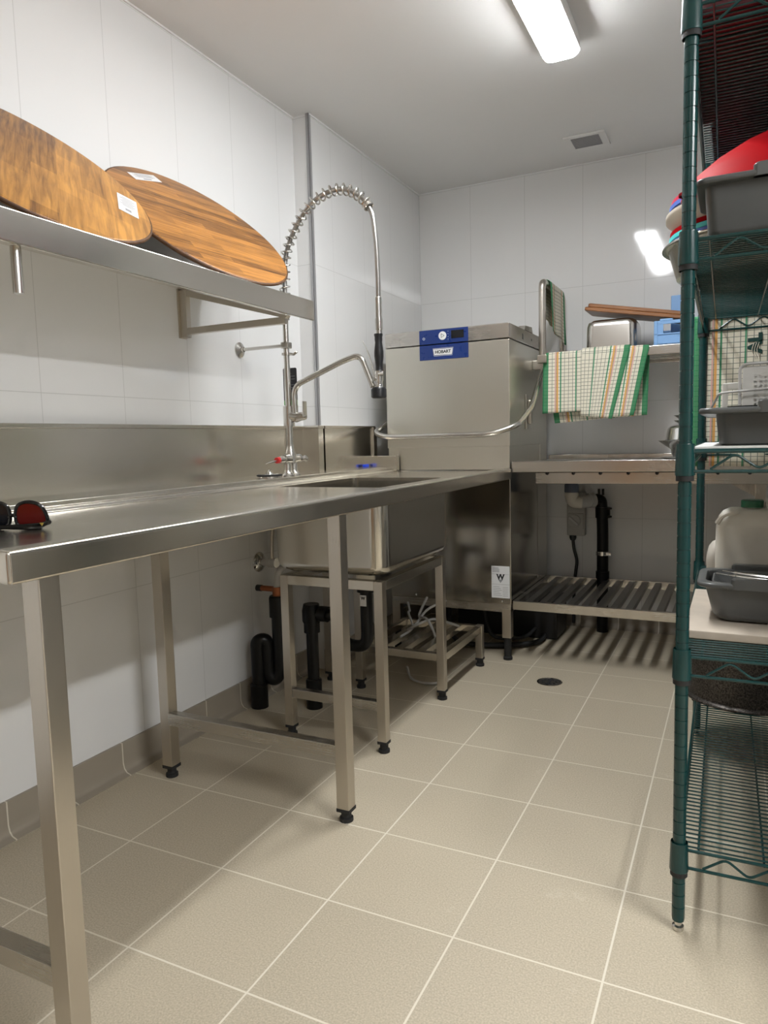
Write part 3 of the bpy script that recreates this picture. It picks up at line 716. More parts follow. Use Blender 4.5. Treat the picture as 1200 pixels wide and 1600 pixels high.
mb = MB(); mb.box((.8152, 2.62, .30), (.8165, 2.625, .88)); mb.build('side_seam', 'steel_dark', dw)
mb = MB(); mb.box((.722, DY-.001, .292), (.808, DY+.001, .440)); lb = mb.build('rating_label', 'label', dw)
text_mesh('W', .034, 'ink', 'mark', lb, FRONT(.765, DY-.0012, .389), bold=.0016)
mb = MB()
for z in (.402, .355): mb.box((.724, DY-.0015, z), (.806, DY-.0008, z+.001))
for k in range(4): mb.box((.727, DY-.0015, .430-k*.006), (.760 if k else .756, DY-.0008, .4325-k*.006))
mb.prism([(.753, DY-.0008, .378), (.777, DY-.0008, .378), (.765, DY-.0008, .362)], (0, -.0006, 0))
for k in range(6):
    mb.box((.730, DY-.0015, .343-k*.008), (.760+.006*(k % 3), DY-.0008, .3445-k*.008)); mb.box((.775, DY-.0015, .341-k*.008), (.800, DY-.0008, .3425-k*.008))
mb.build('print', 'grey_ink', lb)
for x, z in ((.34, .278), (.772, .276)):
    mb = MB(); mb.lathe([(.007, 0), (.007, .003), (.004, .007)], (x, DY, z), Matrix.Rotation(PI/2, 3, 'X'), n=14); mb.build('bolt', 'chrome', dw)
for x, y in ((.790, 2.162), (.232, 2.162), (.790, 2.79), (.232, 2.79)):
    mb = MB(); mb.box((x-.021, y-.021, .105), (x+.021, y+.021, .24), .002); l = mb.build('leg', 'steel_leg', dw)
    mb = MB(); mb.lathe([(.021, 0), (.021, .012), (.016, .016), (.018, .11)], (x, y, 0), n=18); mb.build('foot', 'rubber', l)
mb = MB()
mb.tube(spline([(.45, 2.30, .24), (.46, 2.28, .10), (.52, 2.26, .03), (.70, 2.30, .02), (.86, 2.42, .02), (.84, 2.62, .02), (.70, 2.66, .02)]), .012, 10)
mb.tube(spline([(.60, 2.40, .24), (.62, 2.36, .12), (.68, 2.33, .05), (.80, 2.40, .045), (.82, 2.55, .05)]), .009, 10)
tag(mb.build('supply_hose', 'rubber'), 'dark supply hoses coiled on the floor beneath the dishwasher', 'hose')
mb = MB(); mb.box((.40, 2.55, 0), (.93, 2.78, .20), .01)
tag(mb.build('pump_case', 'black'), 'black pump case on the floor under the dishwasher', 'pump')

# ------------------------------------------------------------------ outlet bench on the right of the dishwasher
ob = thing('outlet_bench', 'stainless steel outlet bench with slatted undershelf on the back wall', 'bench', (1.45, 2.5, 0))
BX0, BX1 = .818, 2.12
mb = MB(); mb.box((BX0, 2.15, .868), (BX1, 2.165, .918), .003); mb.box((BX0, 2.16, .898), (BX1, 2.86, .906)); mb.box((BX0, 2.855, .86), (BX1, 2.885, .925), .003)
mb.box((BX0, 2.15, .911), (BX1, 2.185, .918), .003)
mb.build('worktop', 'steel_x', ob)
mb = MB(); mb.box((.905, 2.235, .812), (BX1-.02, 2.25, .868), .002); mb.box((.905, 2.235, .859), (BX1-.02, 2.262, .868), .002); ap = mb.build('apron', 'steel_x', ob)
for k in range(10):
    x = .958+.1165*k
    mb = MB(); mb.lathe([(.0075, -.001), (.0075, .002), (.005, .0022), (.005, .014)], (x, 2.235, .8585), Matrix.Rotation(PI/2, 3, 'X'), n=14); mb.build('peg', 'black', ap)
mb = MB(); mb.box((BX0, 2.15, .240), (BX1, 2.172, .280), .002); mb.box((BX0, 2.80, .240), (BX1, 2.822, .280), .002)
mb.box((BX0, 2.17, .240), (BX0+.022, 2.80, .280), .002); mb.box((BX1-.022, 2.17, .240), (BX1, 2.80, .280), .002); mb.build('undershelf_frame', 'steel_x', ob)
mb = MB(); x = .868
while x < BX1-.05: mb.box((x, 2.172, .252), (x+.031, 2.80, .276), .002); x += .0625
mb.build('slat_deck', 'steel_dark', ob)
for x, y in ((1.80, 2.20), (BX1-.03, 2.20), (BX1-.03, 2.80)):
    if x == 1.80: continue
    mb = MB(); leg(mb, x, y, .875); l = mb.build('leg', 'steel_leg', ob); foot(x, y, l)
mb = MB(); mb.prism([(1.62, 2.30, .868), (1.80, 2.30, .868), (1.80, 2.30, .755), (1.72, 2.30, .80)], (0, .006, 0)); mb.box((1.795, 2.28, .28), (1.835, 2.32, .868), .002); mb.build('gusset', 'steel_leg', ob)
# waste pipe behind
t = thing('outlet_waste', 'cream and grey elbow joining a black standpipe under the outlet bench', 'pipe', (1.05, 2.7, .28))
mb = MB(); mb.lathe([(.036, .738), (.036, .775), (.03, .785), (.03, .896)], (.972, 2.70, 0)); mb.build('outlet_collar', 'pvc_blue', t)
mb = MB(); mb.tube(fillet([(.972, 2.70, .745), (.972, 2.70, .688), (1.02, 2.715, .685)], .03, 8), .031, 20); mb.lathe([(.035, .715), (.035, .735)], (.972, 2.70, 0)); mb.build('elbow', 'pvc_cream', t)
mb = MB(); mb.cyl((1.005, 2.71, .685), (1.055, 2.76, .692), .033); mb.cyl((1.05, 2.755, .691), (1.068, 2.773, .694), .037); mb.build('coupling', 'pvc_grey', t)
mb = MB(); mb.tube(fillet([(1.06, 2.765, .693), (1.103, 2.80, .697), (1.110, 2.80, .54), (1.110, 2.80, .0)], .05, 8), .029, 20)
mb.lathe([(.037, .60), (.037, .655)], (1.110, 2.80, 0)); mb.lathe([(.034, .285), (.034, .32)], (1.110, 2.80, 0))
for dz in (.608, .65): mb.box((1.10, 2.775, dz-.005), (1.158, 2.785, dz+.005), .002)
for dx in (1.088, 1.108): mb.box((dx, 2.775, .718), (dx+.012, 2.787, .75), .002)
mb.build('standpipe', 'pvc_black', t)
mb = MB(); mb.lathe([(.034, .405), (.034, .425)], (1.110, 2.80, 0)); mb.box((1.13, 2.76, .408), (1.158, 2.775, .424), .003); mb.cyl((1.11, 2.83, .415), (1.11, 2.889, .415), .006); mb.build('clamp', 'chrome', t)
# isolator switch
t = thing('isolator_switch', 'grey isolator switch on the back wall under the outlet bench', 'switch', (.965, 2.87, .55))
mb = MB(); mb.box((.917, 2.845, .495), (1.012, 2.889, .725), .006); mb.build('case', 'switch', t)
mb = MB(); mb.box((.925, 2.838, .53), (1.005, 2.846, .615), .004); mb.lathe([(.034, 0), (.034, .008), (.03, .010)], (.957, 2.839, .575), Matrix.Rotation(PI/2, 3, 'X')); kb = mb.build('dial', 'switch', t)
mb = MB(); mb.box((-.032, -.006, -.006), (.032, .004, .006), .002); mb.xform(Matrix.Translation((.957, 2.826, .575)) @ Matrix.Rotation(r_(42), 4, 'Y')); mb.build('knob', 'pvc_grey', kb)
mb = MB(); mb.lathe([(.018, .497), (.018, .48), (.013, .468)], (.945, 2.866, 0)); mb.tube(spline([(.945, 2.866, .47), (.952, 2.862, .42), (.967, 2.858, .36), (.962, 2.856, .30), (.955, 2.85, .22), (.952, 2.85, .02)]), .0085, 10); mb.build('cable', 'black', t)

# ------------------------------------------------------------------ pot rack above it
pr = thing('wall_rack', 'tubular steel wall rack with upturned end rail on the back wall', 'rack', (1.4, 2.66, 1.38))
RY, RX0, RX1 = 2.45, .875, 2.10
mb = MB(); mb.box((RX0, RY-.013, 1.372), (RX1, RY+.013, 1.413), .003); mb.box((RX0, 2.845, 1.372), (RX1, 2.885, 1.413), .003); mb.box((RX0, RY+.013, 1.376), (RX0+.026, 2.845, 1.410), .002)
mb.box((RX1-.026, RY+.013, 1.376), (RX1, 2.845, 1.410), .002); mb.build('frame', 'steel_x', pr)
mb = MB()
for y in (2.53, 2.60, 2.67, 2.74, 2.81): mb.box((RX0+.024, y-.016, 1.385), (RX1-.024, y+.016, 1.407), .002)
mb.build('rod_deck', 'steel_x', pr)
mb = MB(); mb.tube(fillet([(.892, RY-.022, 1.375), (.892, RY-.022, 1.745), (.892, 2.86, 1.745), (.892, 2.86, 1.40)], .035, 8), .0165, 18); mb.build('end_rail', 'steel_leg', pr)
mb = MB(); mb.box((.872, RY-.045, 1.368), (.914, RY+.0, 1.405), .003); mb.build('socket', 'steel_leg', pr)
for x in (1.0, 1.7):
    mb = MB(); mb.prism([(x, 2.885, 1.372), (x, 2.47, 1.372), (x, 2.885, 1.27)], (.006, 0, 0)); mb.build('bracket', 'steel_leg', pr)

def towel(label, p0, p1, side, rad, front, back, u0, amp=.004, waves=3.1, name='tea_towel', hem='both', nu=30, ph=0.):
    """cloth over a bar from p0 to p1; side = outward direction; front/back = (left shift, right shift, left drop, right drop)"""
    p0, p1, side = Vector(p0), Vector(p1), Vector(side).normalized(); W = (p1-p0).length; ax = (p1-p0)/W
    up = Vector((0, 0, 1)); nv = 16; rows = []
    def flap(sh0, sh1, d0, d1, sgn, k):
        row = []
        for i in range(nu+1):
            s = i/nu; base = p0.lerp(p1, s); f = k/nv
            drop = (d0*(1-s)+d1*s)*f; shf = (sh0*(1-s)+sh1*s)*f
            rip = (amp*(.3+f))*math.sin(waves*2*PI*s+ph+.7*f+sgn)+amp*(.3+f)
            row.append((base+ax*shf-up*drop+side*sgn*(rad+abs(rip)), s, drop*sgn))
        return row
    bk = [flap(*back, -1, k) for k in range(nv, 0, -1)]
    top = []
    for j in range(0, 9):
        a = PI-PI*j/8; row = []
        for i in range(nu+1):
            s = i/nu; rip = amp*.3*(math.sin(waves*2*PI*s+ph)+1)*abs(math.cos(a))
            row.append((p0.lerp(p1, s)+side*math.cos(a)*(rad+rip)+up*math.sin(a)*rad, s, rad*(PI/2-a)))
        top.append(row)
    rows = bk+top+[flap(*front, 1, k) for k in range(1, nv+1)]
    vs, uvs = [], []
    for row in rows:
        for p, s, v in row:
            vs.append(p); d = s*W
            uvs.append((d+u0 if hem == 'left' or (hem == 'both' and d < W/2) else W-d+u0, v))
    n = nu+1; fs = [[j*n+i, j*n+i+1, (j+1)*n+i+1, (j+1)*n+i] for j in range(len(rows)-1) for i in range(nu)]
    mb = MB(); mb.add(vs, fs, uvs)
    o = mb.build(name, 'towel', None, angle=80)
    so = o.modifiers.new('cloth', 'SOLIDIFY'); so.thickness = .0022; so.offset = 1
    tag(o, label, 'tea towel', 'checked tea towels')
    return o
fy, fz = RY, 1.413-.013
towel('checked tea towel with green hem at the left end of the wall rack rail', (.895, fy, fz), (1.125, fy, fz), (0, -1, 0), .0155, (-.004, .0, .268, .262), (.045, .045, .315, .30), 0., hem='left', waves=1.3, amp=.003)
towel('checked tea towel hanging askew over the middle of the wall rack rail', (1.075, fy-.001, fz+.001), (1.285, fy-.001, fz+.001), (0, -1, 0), .0235, (-.004, -.075, .285, .305), (.0, .02, .28, .27), 0., hem='right', waves=1.6, amp=.004, ph=1.)
towel('checked tea towel with twin green hems hanging right of the askew one', (1.19, fy, fz), (1.365, fy, fz), (0, -1, 0), .018, (-.02, -.062, .297, .292), (.0, -.01, .30, .29), 0., hem='right', waves=1.2, amp=.005, ph=2.)
towel('checked tea towel draped over the upturned end rail of the wall rack', (.892, 2.50, 1.745), (.892, 2.80, 1.745), (1, 0, 0), .0195, (.02, .02, .215, .255), (-.01, .0, .14, .17), 0., waves=1.7, amp=.004, ph=.5)

# steel pan upside down, boards, crate on the rack
mb = MB()
def rpan(x0, x1, y0, y1, z0, z1, tap_, r):
    return [rr(x0-.006, x1+.006, y0-.006, y1+.006, r, z0), rr(x0-.006, x1+.006, y0-.006, y1+.006, r, z0+.004), rr(x0, x1, y0, y1, r, z0+.005), rr(x0+tap_*.8, x1-tap_*.8, y0+tap_*.8, y1-tap_*.8, r, z1-.03),
            rr(x0+tap_*1.2+.004, x1-tap_*1.2-.004, y0+tap_*1.2+.004, y1-tap_*1.2-.004, r, z1-.010), rr(x0+tap_+.02, x1-tap_-.02, y0+tap_+.02, y1-tap_-.02, r, z1)]
mb.loft(rpan(1.077, 1.305, 2.49, 2.72, 1.4145, 1.556, .004, .035), False, True)
o = mb.build('steel_pan', 'steel_x', angle=50); o.modifiers.new('sheet', 'SOLIDIFY').thickness = .0015
tag(o, 'deep stainless steel pan standing upside down on the wall rack', 'pan')
def plank(label, a, bpt, w, th, y):
    a, bpt = Vector(a), Vector(bpt); L = (bpt-a).length; ang = math.atan2(bpt.z-a.z, bpt.x-a.x)
    mb = MB(); mb.loft([[Vector((p.x, p.y, z)) for p in rr(i, L-i, y+i, y+w-i, .012, 0, 4)] for i, z in ((.003, 0), (0, .003), (0, th-.003), (.003, th))])
    mb.xform(Matrix.Translation(a) @ Matrix.Rotation(-ang, 4, 'Y') @ Matrix.Translation((0, 0, 0)))
    mb.uv = {i: [(mb.v[k].x, mb.v[k].y+mb.v[k].z) for k in f] for i, f in enumerate(mb.f)}
    return tag(mb.build('wooden_board', 'dark_wood'), label, 'board', 'wooden boards on the wall rack')
plank('lower dark wooden board lying aslant on the upturned steel pan', (1.070, 0, 1.606), (1.505, 0, 1.5245), .20, .017, 2.50)
plank('upper brown wooden board lying on the other board above the pan', (1.085, 0, 1.6205), (1.512, 0, 1.5405), .20, .017, 2.505)
cr_ = thing('blue_crate', 'light blue plastic crate on the wall rack under the boards', 'crate', (1.55, 2.66, 1.41))
mb = MB(); CX0, CX1, CY0, CY1, CZ0, CZ1 = 1.385, 1.74, 2.475, 2.83, 1.4145, 1.522
mb.box((CX0, CY0, CZ0), (CX1, CY1, CZ0+.008), .002)
def crate_side(mb, f, L):
    for a, c, z0, z1 in ((0, L, .0, .052), (0, L, .092, .1075), (0, .035, .05, .095), (L/2-.015, L/2+.015, .05, .095), (L-.035, L, .05, .095)):
        mb.box(f(a, 0, z0), f(c, .006, z1), .001)
    mb.box(f(0, -.004, .046), f(L, .002, .052), .001); mb.box(f(-.003, -.004, 0), f(.012, .008, .1075), .002)
crate_side(mb, lambda u, d, z: (CX0+u, CY0+d, CZ0+z), CX1-CX0); crate_side(mb, lambda u, d, z: (CX0+u, CY1-d, CZ0+z), CX1-CX0)
crate_side(mb, lambda u, d, z: (CX0+d, CY0+u, CZ0+z), CY1-CY0); crate_side(mb, lambda u, d, z: (CX1-d, CY0+u, CZ0+z), CY1-CY0)
mb.box((CX0+.02, CY0-.002, CZ1-.002), (CX0+.075, CY0+.008, CZ1+.008), .003)
mb.build('body', 'light_blue', cr_)
mb = MB(); mb.box((1.428, 2.755, CZ0+.008), (1.475, 2.80, 1.675), .004); mb.build('corner_post', 'light_blue', cr_)

# steel dishes on the outlet bench
def dish(prof, c, label, mat='chrome', name='steel_bowl'):
    mb = MB(); mb.lathe(prof, c, n=40, cap=False); o = mb.build(name, mat, angle=60)
    o.modifiers.new('sheet', 'SOLIDIFY').thickness = .0014
    return tag(o, label, 'bowl', 'steel dishes stacked on the outlet bench')
sx, sy, sz = 1.530, 2.40, .907
dish([(.001, .001), (.088, .001), (.108, .010), (.109, .012)], (sx, sy, sz), 'flat steel dish at the bottom of the stack on the outlet bench', name='steel_dish')
dish([(.001, .012), (.055, .012), (.062, .020), (.066, .045), (.118, .082), (.120, .083)], (sx, sy, sz+.002), 'flared steel bowl in the middle of the stack on the outlet bench')
dish([(.090, .086), (.088, .090), (.080, .135), (.070, .146), (.050, .150), (.001, .150)], (sx, sy, sz+.001), 'domed steel bowl turned over on the flared one')
dish([(.001, .153), (.03, .153), (.055, .170), (.057, .171)], (sx, sy, sz), 'small steel dish upon the domed bowl')
dish([(.001, .172), (.03, .172), (.056, .190), (.058, .191)], (sx, sy, sz+.002), 'topmost small steel dish of the stack on the outlet bench')

# ------------------------------------------------------------------ green wire shelving
ws = thing('wire_shelving', 'dark green wire shelving unit loaded with bowls and tubs at right', 'shelving', (1.637, .513, 0))
ws.rotation_euler.z = .0150
WX0, WX1, WY0, WY1 = 1.637, 2.094, .513, 1.580
LEV = (.165, .570, .977, 1.375, 1.790)
PR = .0127
posts = ((WX0, WY0), (WX1, WY0), (WX0, WY1), (WX1, WY1))
for x, y in posts:
    prof = [(PR-.001, .022)]; z = .028; top = 1.86
    while z < top:
        prof += [(PR, z), (PR, z+.0242), (PR-.0013, z+.0246), (PR-.0013, z+.0262)]; z += .0266
    prof += [(PR, z), (PR-.003, z+.004)]
    mb = MB(); mb.lathe(prof, (x, y, 0), n=20); p = mb.build('post', 'post', ws, angle=60)
    mb = MB(); mb.lathe([(.010, 0), (.0115, .003), (.0115, .010), (.007, .012), (.007, .024)], (x, y, 0), n=16); mb.build('foot', 'nickel', p)
for L in LEV:
    mb = MB(); zt, zb = L+.012, L-.026
    for (xa, ya), (xb, yb) in (((WX0, WY0), (WX1, WY0)), ((WX0, WY1), (WX1, WY1)), ((WX0, WY0), (WX0, WY1)), ((WX1, WY0), (WX1, WY1))):
        d = (Vector((xb, yb, 0))-Vector((xa, ya, 0))); ln = d.length; d.normalize(); A = Vector((xa, ya, 0))+d*.012; B = Vector((xb, yb, 0))-d*.012
        for z, r in ((zt, .0034), (zb, .0034)): mb.tube([A+Vector((0, 0, z)), B+Vector((0, 0, z))], r, 8)
        k = 0; s = .045; zz = []
        while s < ln-.03: zz.append(Vector((xa, ya, 0))+d*s+Vector((0, 0, zt-.004 if k % 2 else zb+.004))); k += 1; s += .042
        mb.tube(fillet(zz, .012, 4), .0026, 7)
    fw = mb.build('wire_shelf', 'post', ws)
    mb = MB(); y = WY0+.010
    while y < WY1-.004: mb.tube([(WX0+.004, y, zt+.003), (WX1-.004, y, zt+.003)], .0018, 6); y += .0180
    for x in (1.673, 1.792, 1.911, 2.03): mb.tube([(x, WY0, zt-.0025), (x, WY1, zt-.0025)], .0024, 6)
    mb.build('wire_deck', 'post', fw)
    for x, y in posts:
        mb = MB(); mb.lathe([(.0175, L-.034), (.0185, L-.032), (.0170, L+.026), (.0162, L+.028), (.0162, L-.034)], (x, y, 0), n=20, cap=False); mb.build('collar', 'post', fw)
        mb = MB(); mb.lathe([(.0158, L-.044), (.0168, L-.044), (.0168, L-.030), (.0158, L-.030)], (x, y, 0), n=20, cap=False); mb.build('sleeve', 'rubber', fw)
DZ = .0165     # deck height over a level

def tub(label, x0, x1, y0, y1, z0, hh, r=.035, tp=.012, name='bus_tub', mat='grey_tub', fl=.016, gw=.30, cr=.02):
    o = thing(name, label, 'tub', ((x0+x1)/2, (y0+y1)/2, z0), 'grey plastic tubs on the wire shelving')
    z1 = z0+hh; i = tp; mb = MB()
    def q(d, z, rad=r): return rr(x0-d, x1+d, y0-d, y1+d, max(rad, .006), z, 6)
    loops = [q(-cr-i, z0), q(-cr*.35-i, z0+.004), q(-i, z0+cr*.7), q(0, z1-.012), q(fl-.003, z1-.012), q(fl, z1-.009), q(fl, z1-.003), q(fl-.003, z1),
             q(-.001, z1), q(-.003, z1-.004), q(-i-.003, z0+.02), q(-cr*.5-i-.003, z0+.007), q(-cr-.003-i, z0+.004)]
    mb.loft(loops, True, True); mb.build('body', mat, o, angle=55)
    c = (x0+x1)/2; w = (x1-x0)*gw
    for ya, yb in ((y0-fl-.001, y0+.002), (y1-.002, y1+fl+.001)):
            mb = MB(); mb.loft([rr(c-w-.0+k, c+w-k, ya+k*.3, yb-k*.3, .008, z, 4) for k, z in ((0, z1-.012), (0, z1+.008), (.004, z1+.012))])
            mb.build('hand_grip', mat, o, angle=55)
    return o
# level 3: maroon and black crates on the top deck
zt = LEV[4]+DZ
def crate_box(label, x0, x1, y0, y1, z0, hh, mat, name='storage_box'):
    mb = MB(); mb.loft([rr(x0+.005, x1-.005, y0+.005, y1-.005, .02, z0), rr(x0+.001, x1-.001, y0+.001, y1-.001, .02, z0+.006), rr(x0, x1, y0, y1, .03, z0+hh), rr(x0+.004, x1-.004, y0+.004, y1-.004, .03, z0+hh), rr(x0+.012, x1-.012, y0+.012, y1-.012, .03, z0+.015)])
    return tag(mb.build(name, mat), label, 'box', 'boxes on the top of the wire shelving')
crate_box('maroon box at the front of the top deck of the wire shelving', 1.640, 2.06, .558, .665, zt, .12, 'maroon')
crate_box('long black box behind the maroon one on the top deck', 1.616, 2.06, .670, 1.100, zt, .16, 'charcoal')
crate_box('black box at the rear of the top deck of the wire shelving', 1.645, 2.05, 1.105, 1.50, zt, .16, 'charcoal')
# bowls under it
zb = LEV[3]+DZ
BC = (1.752, .985)
def bowl(prof, label, mat, cat='bowl', tilt=None):
    mb = MB(); mb.lathe(prof, (0, 0, 0), n=56, cap=False)
    mb.xform(tilt if tilt else Matrix.Translation((BC[0], BC[1], 0)))
    o = mb.build('mixing_bowl', mat, angle=60); so = o.modifiers.new('wall', 'SOLIDIFY'); so.thickness = .0022
    return tag(o, label, cat, 'mixing bowls on the wire shelving')
bowl([(.001, zb+.003), (.15, zb+.003), (.168, zb+.012), (.188, zb+.080), (.198, zb+.086), (.203, zb+.085), (.205, zb+.080)], 'big stainless steel bowl under the coloured ones on the wire shelving', 'nickel')
def nest(dz, R, mat, label, depth=.055, col_rim=None):
    z = zb+dz
    return bowl([(.001, z-depth), (R*.55, z-depth), (R*.75, z-depth+.01), (R*.93, z-.004), (R, z), (R, z+.010), (R-.006, z+.012), (R-.014, z+.008)], label, mat)
nest(.087, .186, 'blue_rim', 'blue bowl with its rim just above the steel bowl', .07)
nest(.098, .188, 'turq', 'turquoise bowl nested above the lowest blue one', .07)
nest(.110, .186, 'red', 'lower red bowl nested above the turquoise one', .07)
bowl([(.001, zb+.078), (.12, zb+.078), (.155, zb+.094), (.184, zb+.140), (.196, zb+.150), (.196, zb+.162), (.190, zb+.164), (.184, zb+.158)], 'cream bowl with deep sides nested above the lower red bowl', 'cream')
nest(.172, .188, 'blue_rim', 'blue bowl nested above the cream one', .06)
nest(.184, .184, 'pink', 'crimson bowl topping the nested stack', .06)
tl = Matrix.Translation((1.855, .840, zb+.168)) @ Matrix.Rotation(r_(12), 4, 'X')
inv = lambda d, R: [(R+.012, d-.002), (R+.012, d+.004), (R, d+.006), (R*.90, d+.034), (R*.72, d+.064), (R*.50, d+.090), (R*.34, d+.103), (R*.2, d+.108), (.001, d+.109)]
bowl(inv(.004, .248), 'large glossy red bowl turned over on top of the grey tub', 'red', tilt=tl)
bowl(inv(-.010, .244), 'crimson bowl peeping out beneath the upturned red one', 'pink', tilt=tl)
tub('dark grey tub under the upturned red bowl on the wire shelving', 1.662, 2.07, .537, .72, zb, .108, .02, .006, fl=.016)
# level z = .977
zc = LEV[2]+DZ
mb = MB(); mb.box((1.650, .560, zc), (2.07, 1.10, zc+.005), .001); tag(mb.build('cutting_board', 'whiteboard'), 'white cutting board lying beneath the middle grey tub', 'board')
zc += .0052
tub('grey tub holding the white basket on the middle deck', 1.688, 2.06, .560, .955, zc, .074, .025, .006, fl=.030, gw=.305, cr=.006)
ba = thing('white_basket', 'white perforated basket with wire handle standing in the grey tub', 'basket', (1.80, .78, zc+.006))
mb = MB(); nx, nz, x0, x1, z0, z1 = 22, 16, 1.735, 1.95, zc+.012, zc+.165; dx, dz_ = (x1-x0)/nx, (z1-z0)/nz; hr = .30
for i in range(nx):
    for j in range(nz):
        X0, Z0 = x0+i*dx, z0+j*dz_; y = .74
        if 2 <= i and 2 <= j < nz-2:
            o4 = [(X0, y, Z0), (X0+dx, y, Z0), (X0+dx, y, Z0+dz_), (X0, y, Z0+dz_)]; cx, cz = X0+dx/2, Z0+dz_/2
            i4 = [(cx-dx*hr, y, cz-dz_*hr), (cx+dx*hr, y, cz-dz_*hr), (cx+dx*hr, y, cz+dz_*hr), (cx-dx*hr, y, cz+dz_*hr)]
            mb.add(o4+i4, [[k, (k+1) % 4, 4+(k+1) % 4, 4+k] for k in range(4)])
        else: mb.quad((X0, y, Z0), (X0+dx, y, Z0), (X0+dx, y, Z0+dz_), (X0, y, Z0+dz_))
mb.box((x0, .742, z0-.004), (x0+.004, .90, z1)); mb.box((x1-.004, .742, z0-.004), (x1, .90, z1)); mb.box((x0, .896, z0-.004), (x1, .90, z1)); mb.box((x0, .742, z0-.004), (x1, .90, z0))
mb.build('perforated_body', 'white', ba, flat=True)
mb = MB(); mb.tube(fillet([(x0-.004, .736, z0), (x0-.006, .736, z1+.004), (x1, .736, z1+.008), (x1, .736, z0)], .016), .0032, 8)
mb.tube(fillet([(x0-.062, .80, z0+.07), (x0-.045, .722, z0+.098), (x1, .722, z0+.112)], .012), .0026, 8); mb.build('wire_handle', 'pvc_grey', ba)
mb = MB(); mb.box((1.694, .80, zc+.02), (1.706, .815, zc+.135), .003); mb.box((1.704, .80, zc+.120), (1.734, .815, zc+.136), .003); mb.build('clip_arm', 'white', ba)
for k in range(4):
    mb = MB(); mb.loft([rr(1.705+.001*k, 1.86, .625+.001*k, .715, .015, zc+.058+.0055*k), rr(1.704+.001*k, 1.861, .624+.001*k, .716, .015, zc+.0625+.0055*k)])
    tag(mb.build('flat_plate', 'charcoal'), ('lowest dark plate', 'second dark plate from the bottom', 'third dark plate from the bottom', 'topmost dark plate')[k]+' stacked before the white basket in the grey tub', 'plate', 'dark plates in the grey tub')
mb = MB(); mb.box((1.712, .632, zc+.0045), (1.855, .708, zc+.0575), .004); tag(mb.build('plastic_box', 'charcoal'), 'dark box beneath the plates inside the grey tub', 'box')
# hanging towel behind
tw = towel('checked tea towel with dark green lettering hanging from the rear rail', (1.592, 1.590, 1.390), (2.02, 1.597, 1.390), (0, 1, 0), .0065, (.0, .0, .20, .20), (-.004, .0, .475, .48), 0., waves=2.4, amp=.0035, ph=2., nu=44)
tw.name = 'printed_towel'
tm = text_mesh('AL', .050, 'towel_ink', 'lettering', tw, basis((1.772, 1.5795, 1.300), (0, 0, 1), (-1, 0, 0), (0, -1, 0)), bold=.0035)
mb = MB()
for k in range(3): mb.tube(spline([(1.768+.007*k, 1.5788, 1.302), (1.762+.007*k, 1.5788, 1.278), (1.771+.006*k, 1.5788, 1.254)]), .0014, 6)
mb.build('arc_print', 'cream', tw)
# level .57
zd = LEV[1]+DZ
mb = MB(); mb.box((1.632, .640, zd), (2.075, 1.090, zd+.018), .003); tag(mb.build('laminate_board', 'board_under'), 'pale laminate board lying on the lower deck under tub and jerrycans', 'board')
zd += .0185
tub('grey tub with steel tools on the pale board of the lower deck', 1.668, 2.06, .712, .885, zd, .093, .035, .016, fl=.016, gw=.365, cr=.022)
mb = MB(); mb.loft([rr(1.698, 2.03, .755, .865, .02, zd+.060), rr(1.682, 2.046, .748, .876, .02, zd+.086), rr(1.685, 2.043, .751, .873, .02, zd+.086), rr(1.701, 2.027, .758, .862, .02, zd+.063)])
tag(mb.build('inner_tray', 'grey_tub'), 'shallow grey tray set inside the lower grey tub', 'tray')
for k, (y, lab) in enumerate(((.79, 'front steel tong in the lower grey tub'), (.83, 'rear steel tong in the lower grey tub'))):
    mb = MB(); mb.tube(spline([(1.69+.012*k, y, zd+.098), (1.74, y-.006, zd+.094), (1.80, y-.012, zd+.090), (1.92, y-.02, zd+.080)]), [.002]*6+[.0045]*19, 8)
    tag(mb.build('steel_tong', 'chrome'), lab, 'tongs', 'steel tongs in the lower tub')
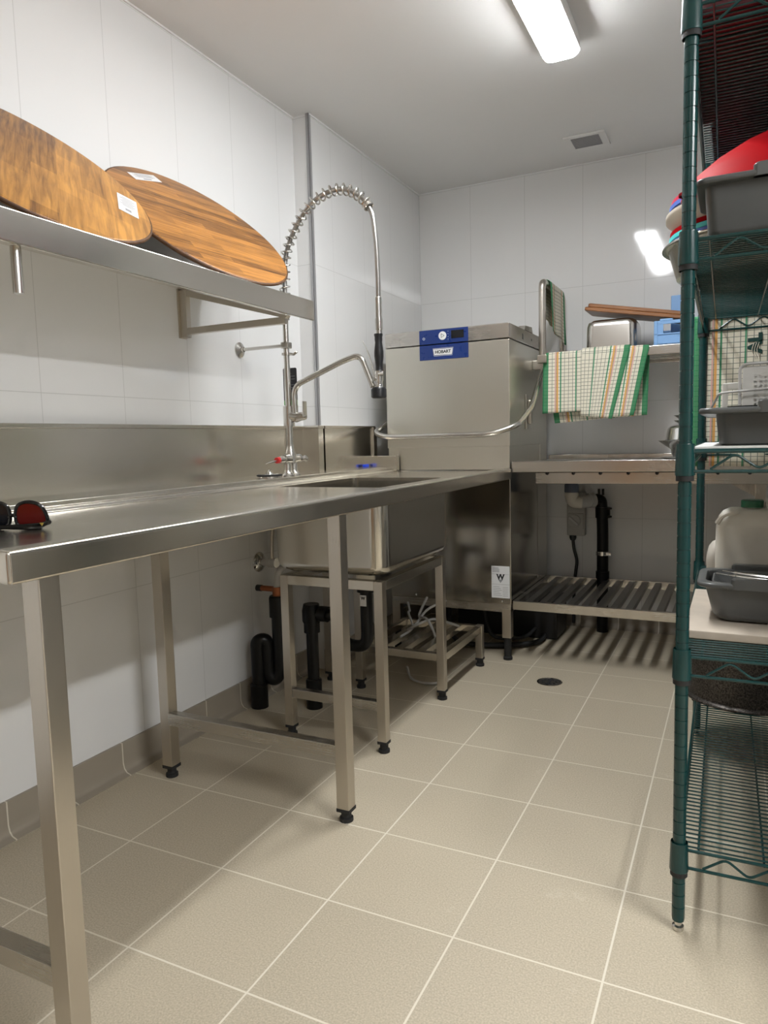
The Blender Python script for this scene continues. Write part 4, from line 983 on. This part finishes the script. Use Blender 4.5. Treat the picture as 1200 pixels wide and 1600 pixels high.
def jerry(label, x0, x1, y0, y1, z0, hh, mat, cap, grp):
    o = thing('jerrycan', label, 'jerrycan', ((x0+x1)/2, (y0+y1)/2, z0), grp)
    mb = MB(); z1 = z0+hh
    mb.loft([rr(x0+i, x1-i, y0+i, y1-i, r, z, 6) for i, r, z in ((.012, .02, z0), (.002, .022, z0+.012), (0, .022, z0+hh*.5), (.001, .022, z1-.045), (.006, .024, z1-.022), (.016, .024, z1-.008), (.03, .02, z1))])
    mb.build('body', mat, o, angle=60)
    if cap:
        cx = x0+.080; mb = MB(); mb.lathe([(.020, z1-.002), (.020, z1+.004)], (cx, (y0+y1)/2, 0)); mb.build('neck', mat, o)
        mb = MB(); mb.lathe([(.025, z1+.002), (.025, z1+.018), (.022, z1+.020)], (cx, (y0+y1)/2, 0), n=28); mb.build('cap', 'capgreen', o)
        mb = MB(); mb.tube(fillet([(x0+.115, (y0+y1)/2, z1-.006), (x0+.118, (y0+y1)/2, z1+.022), (x0+.20, (y0+y1)/2, z1+.022), (x0+.205, (y0+y1)/2, z1-.006)], .02), .010, 12); mb.build('handle', mat, o)
        mb = MB(); mb.tube(fillet([(x0+.004, y0+.004, z1-.035), (x0+.016, y0-.001, z1-.014), (x0+.05, y0+.01, z1-.005)], .01), .006, 8); mb.build('shoulder_bead', mat, o)
    return o
jerry('big white jerrycan with green cap on the lower deck behind the tub', 1.683, 1.93, .905, 1.005, zd, .235, 'jerry', True, 'jerrycans on the lower deck')
jerry('smaller beige jerrycan half hidden behind the white one', 1.650, 1.82, 1.30, 1.40, LEV[1]+DZ, .120, 'jerry2', False, 'jerrycans on the lower deck')
# bottom deck
ze = LEV[0]+DZ
mb = MB(); pr_ = [(.182, 0), (.184, .003), (.182, .008), (.173, .011), (.170, .09), (.165, .22), (.155, .240), (.13, .247), (.001, .247)]
mb.lathe([(r, ze+z) for r, z in pr_], (1.765, 1.520, 0), n=64, cap=False)
o = mb.build('stock_pot', 'burnt', angle=50); o.modifiers.new('wall', 'SOLIDIFY').thickness = -.002
tag(o, 'big scorched pot turned upside down on the bottom deck', 'pot')

# ------------------------------------------------------------------ world, colour
w = bpy.data.worlds.new('world'); S.world = w; w.use_nodes = True
w.node_tree.nodes['Background'].inputs[0].default_value = (.6, .6, .6, 1); w.node_tree.nodes['Background'].inputs[1].default_value = .02
S.view_settings.view_transform = 'Standard'; S.view_settings.look = 'None'; S.view_settings.gamma = 1; S.view_settings.use_curve_mapping = False
S.view_settings.exposure = 0.
S.cycles.use_denoising = True
S.cycles.max_bounces = 10; S.cycles.diffuse_bounces = 5; S.cycles.glossy_bounces = 6
S.cycles.sample_clamp_indirect = 12.
S.cycles.caustics_reflective = True
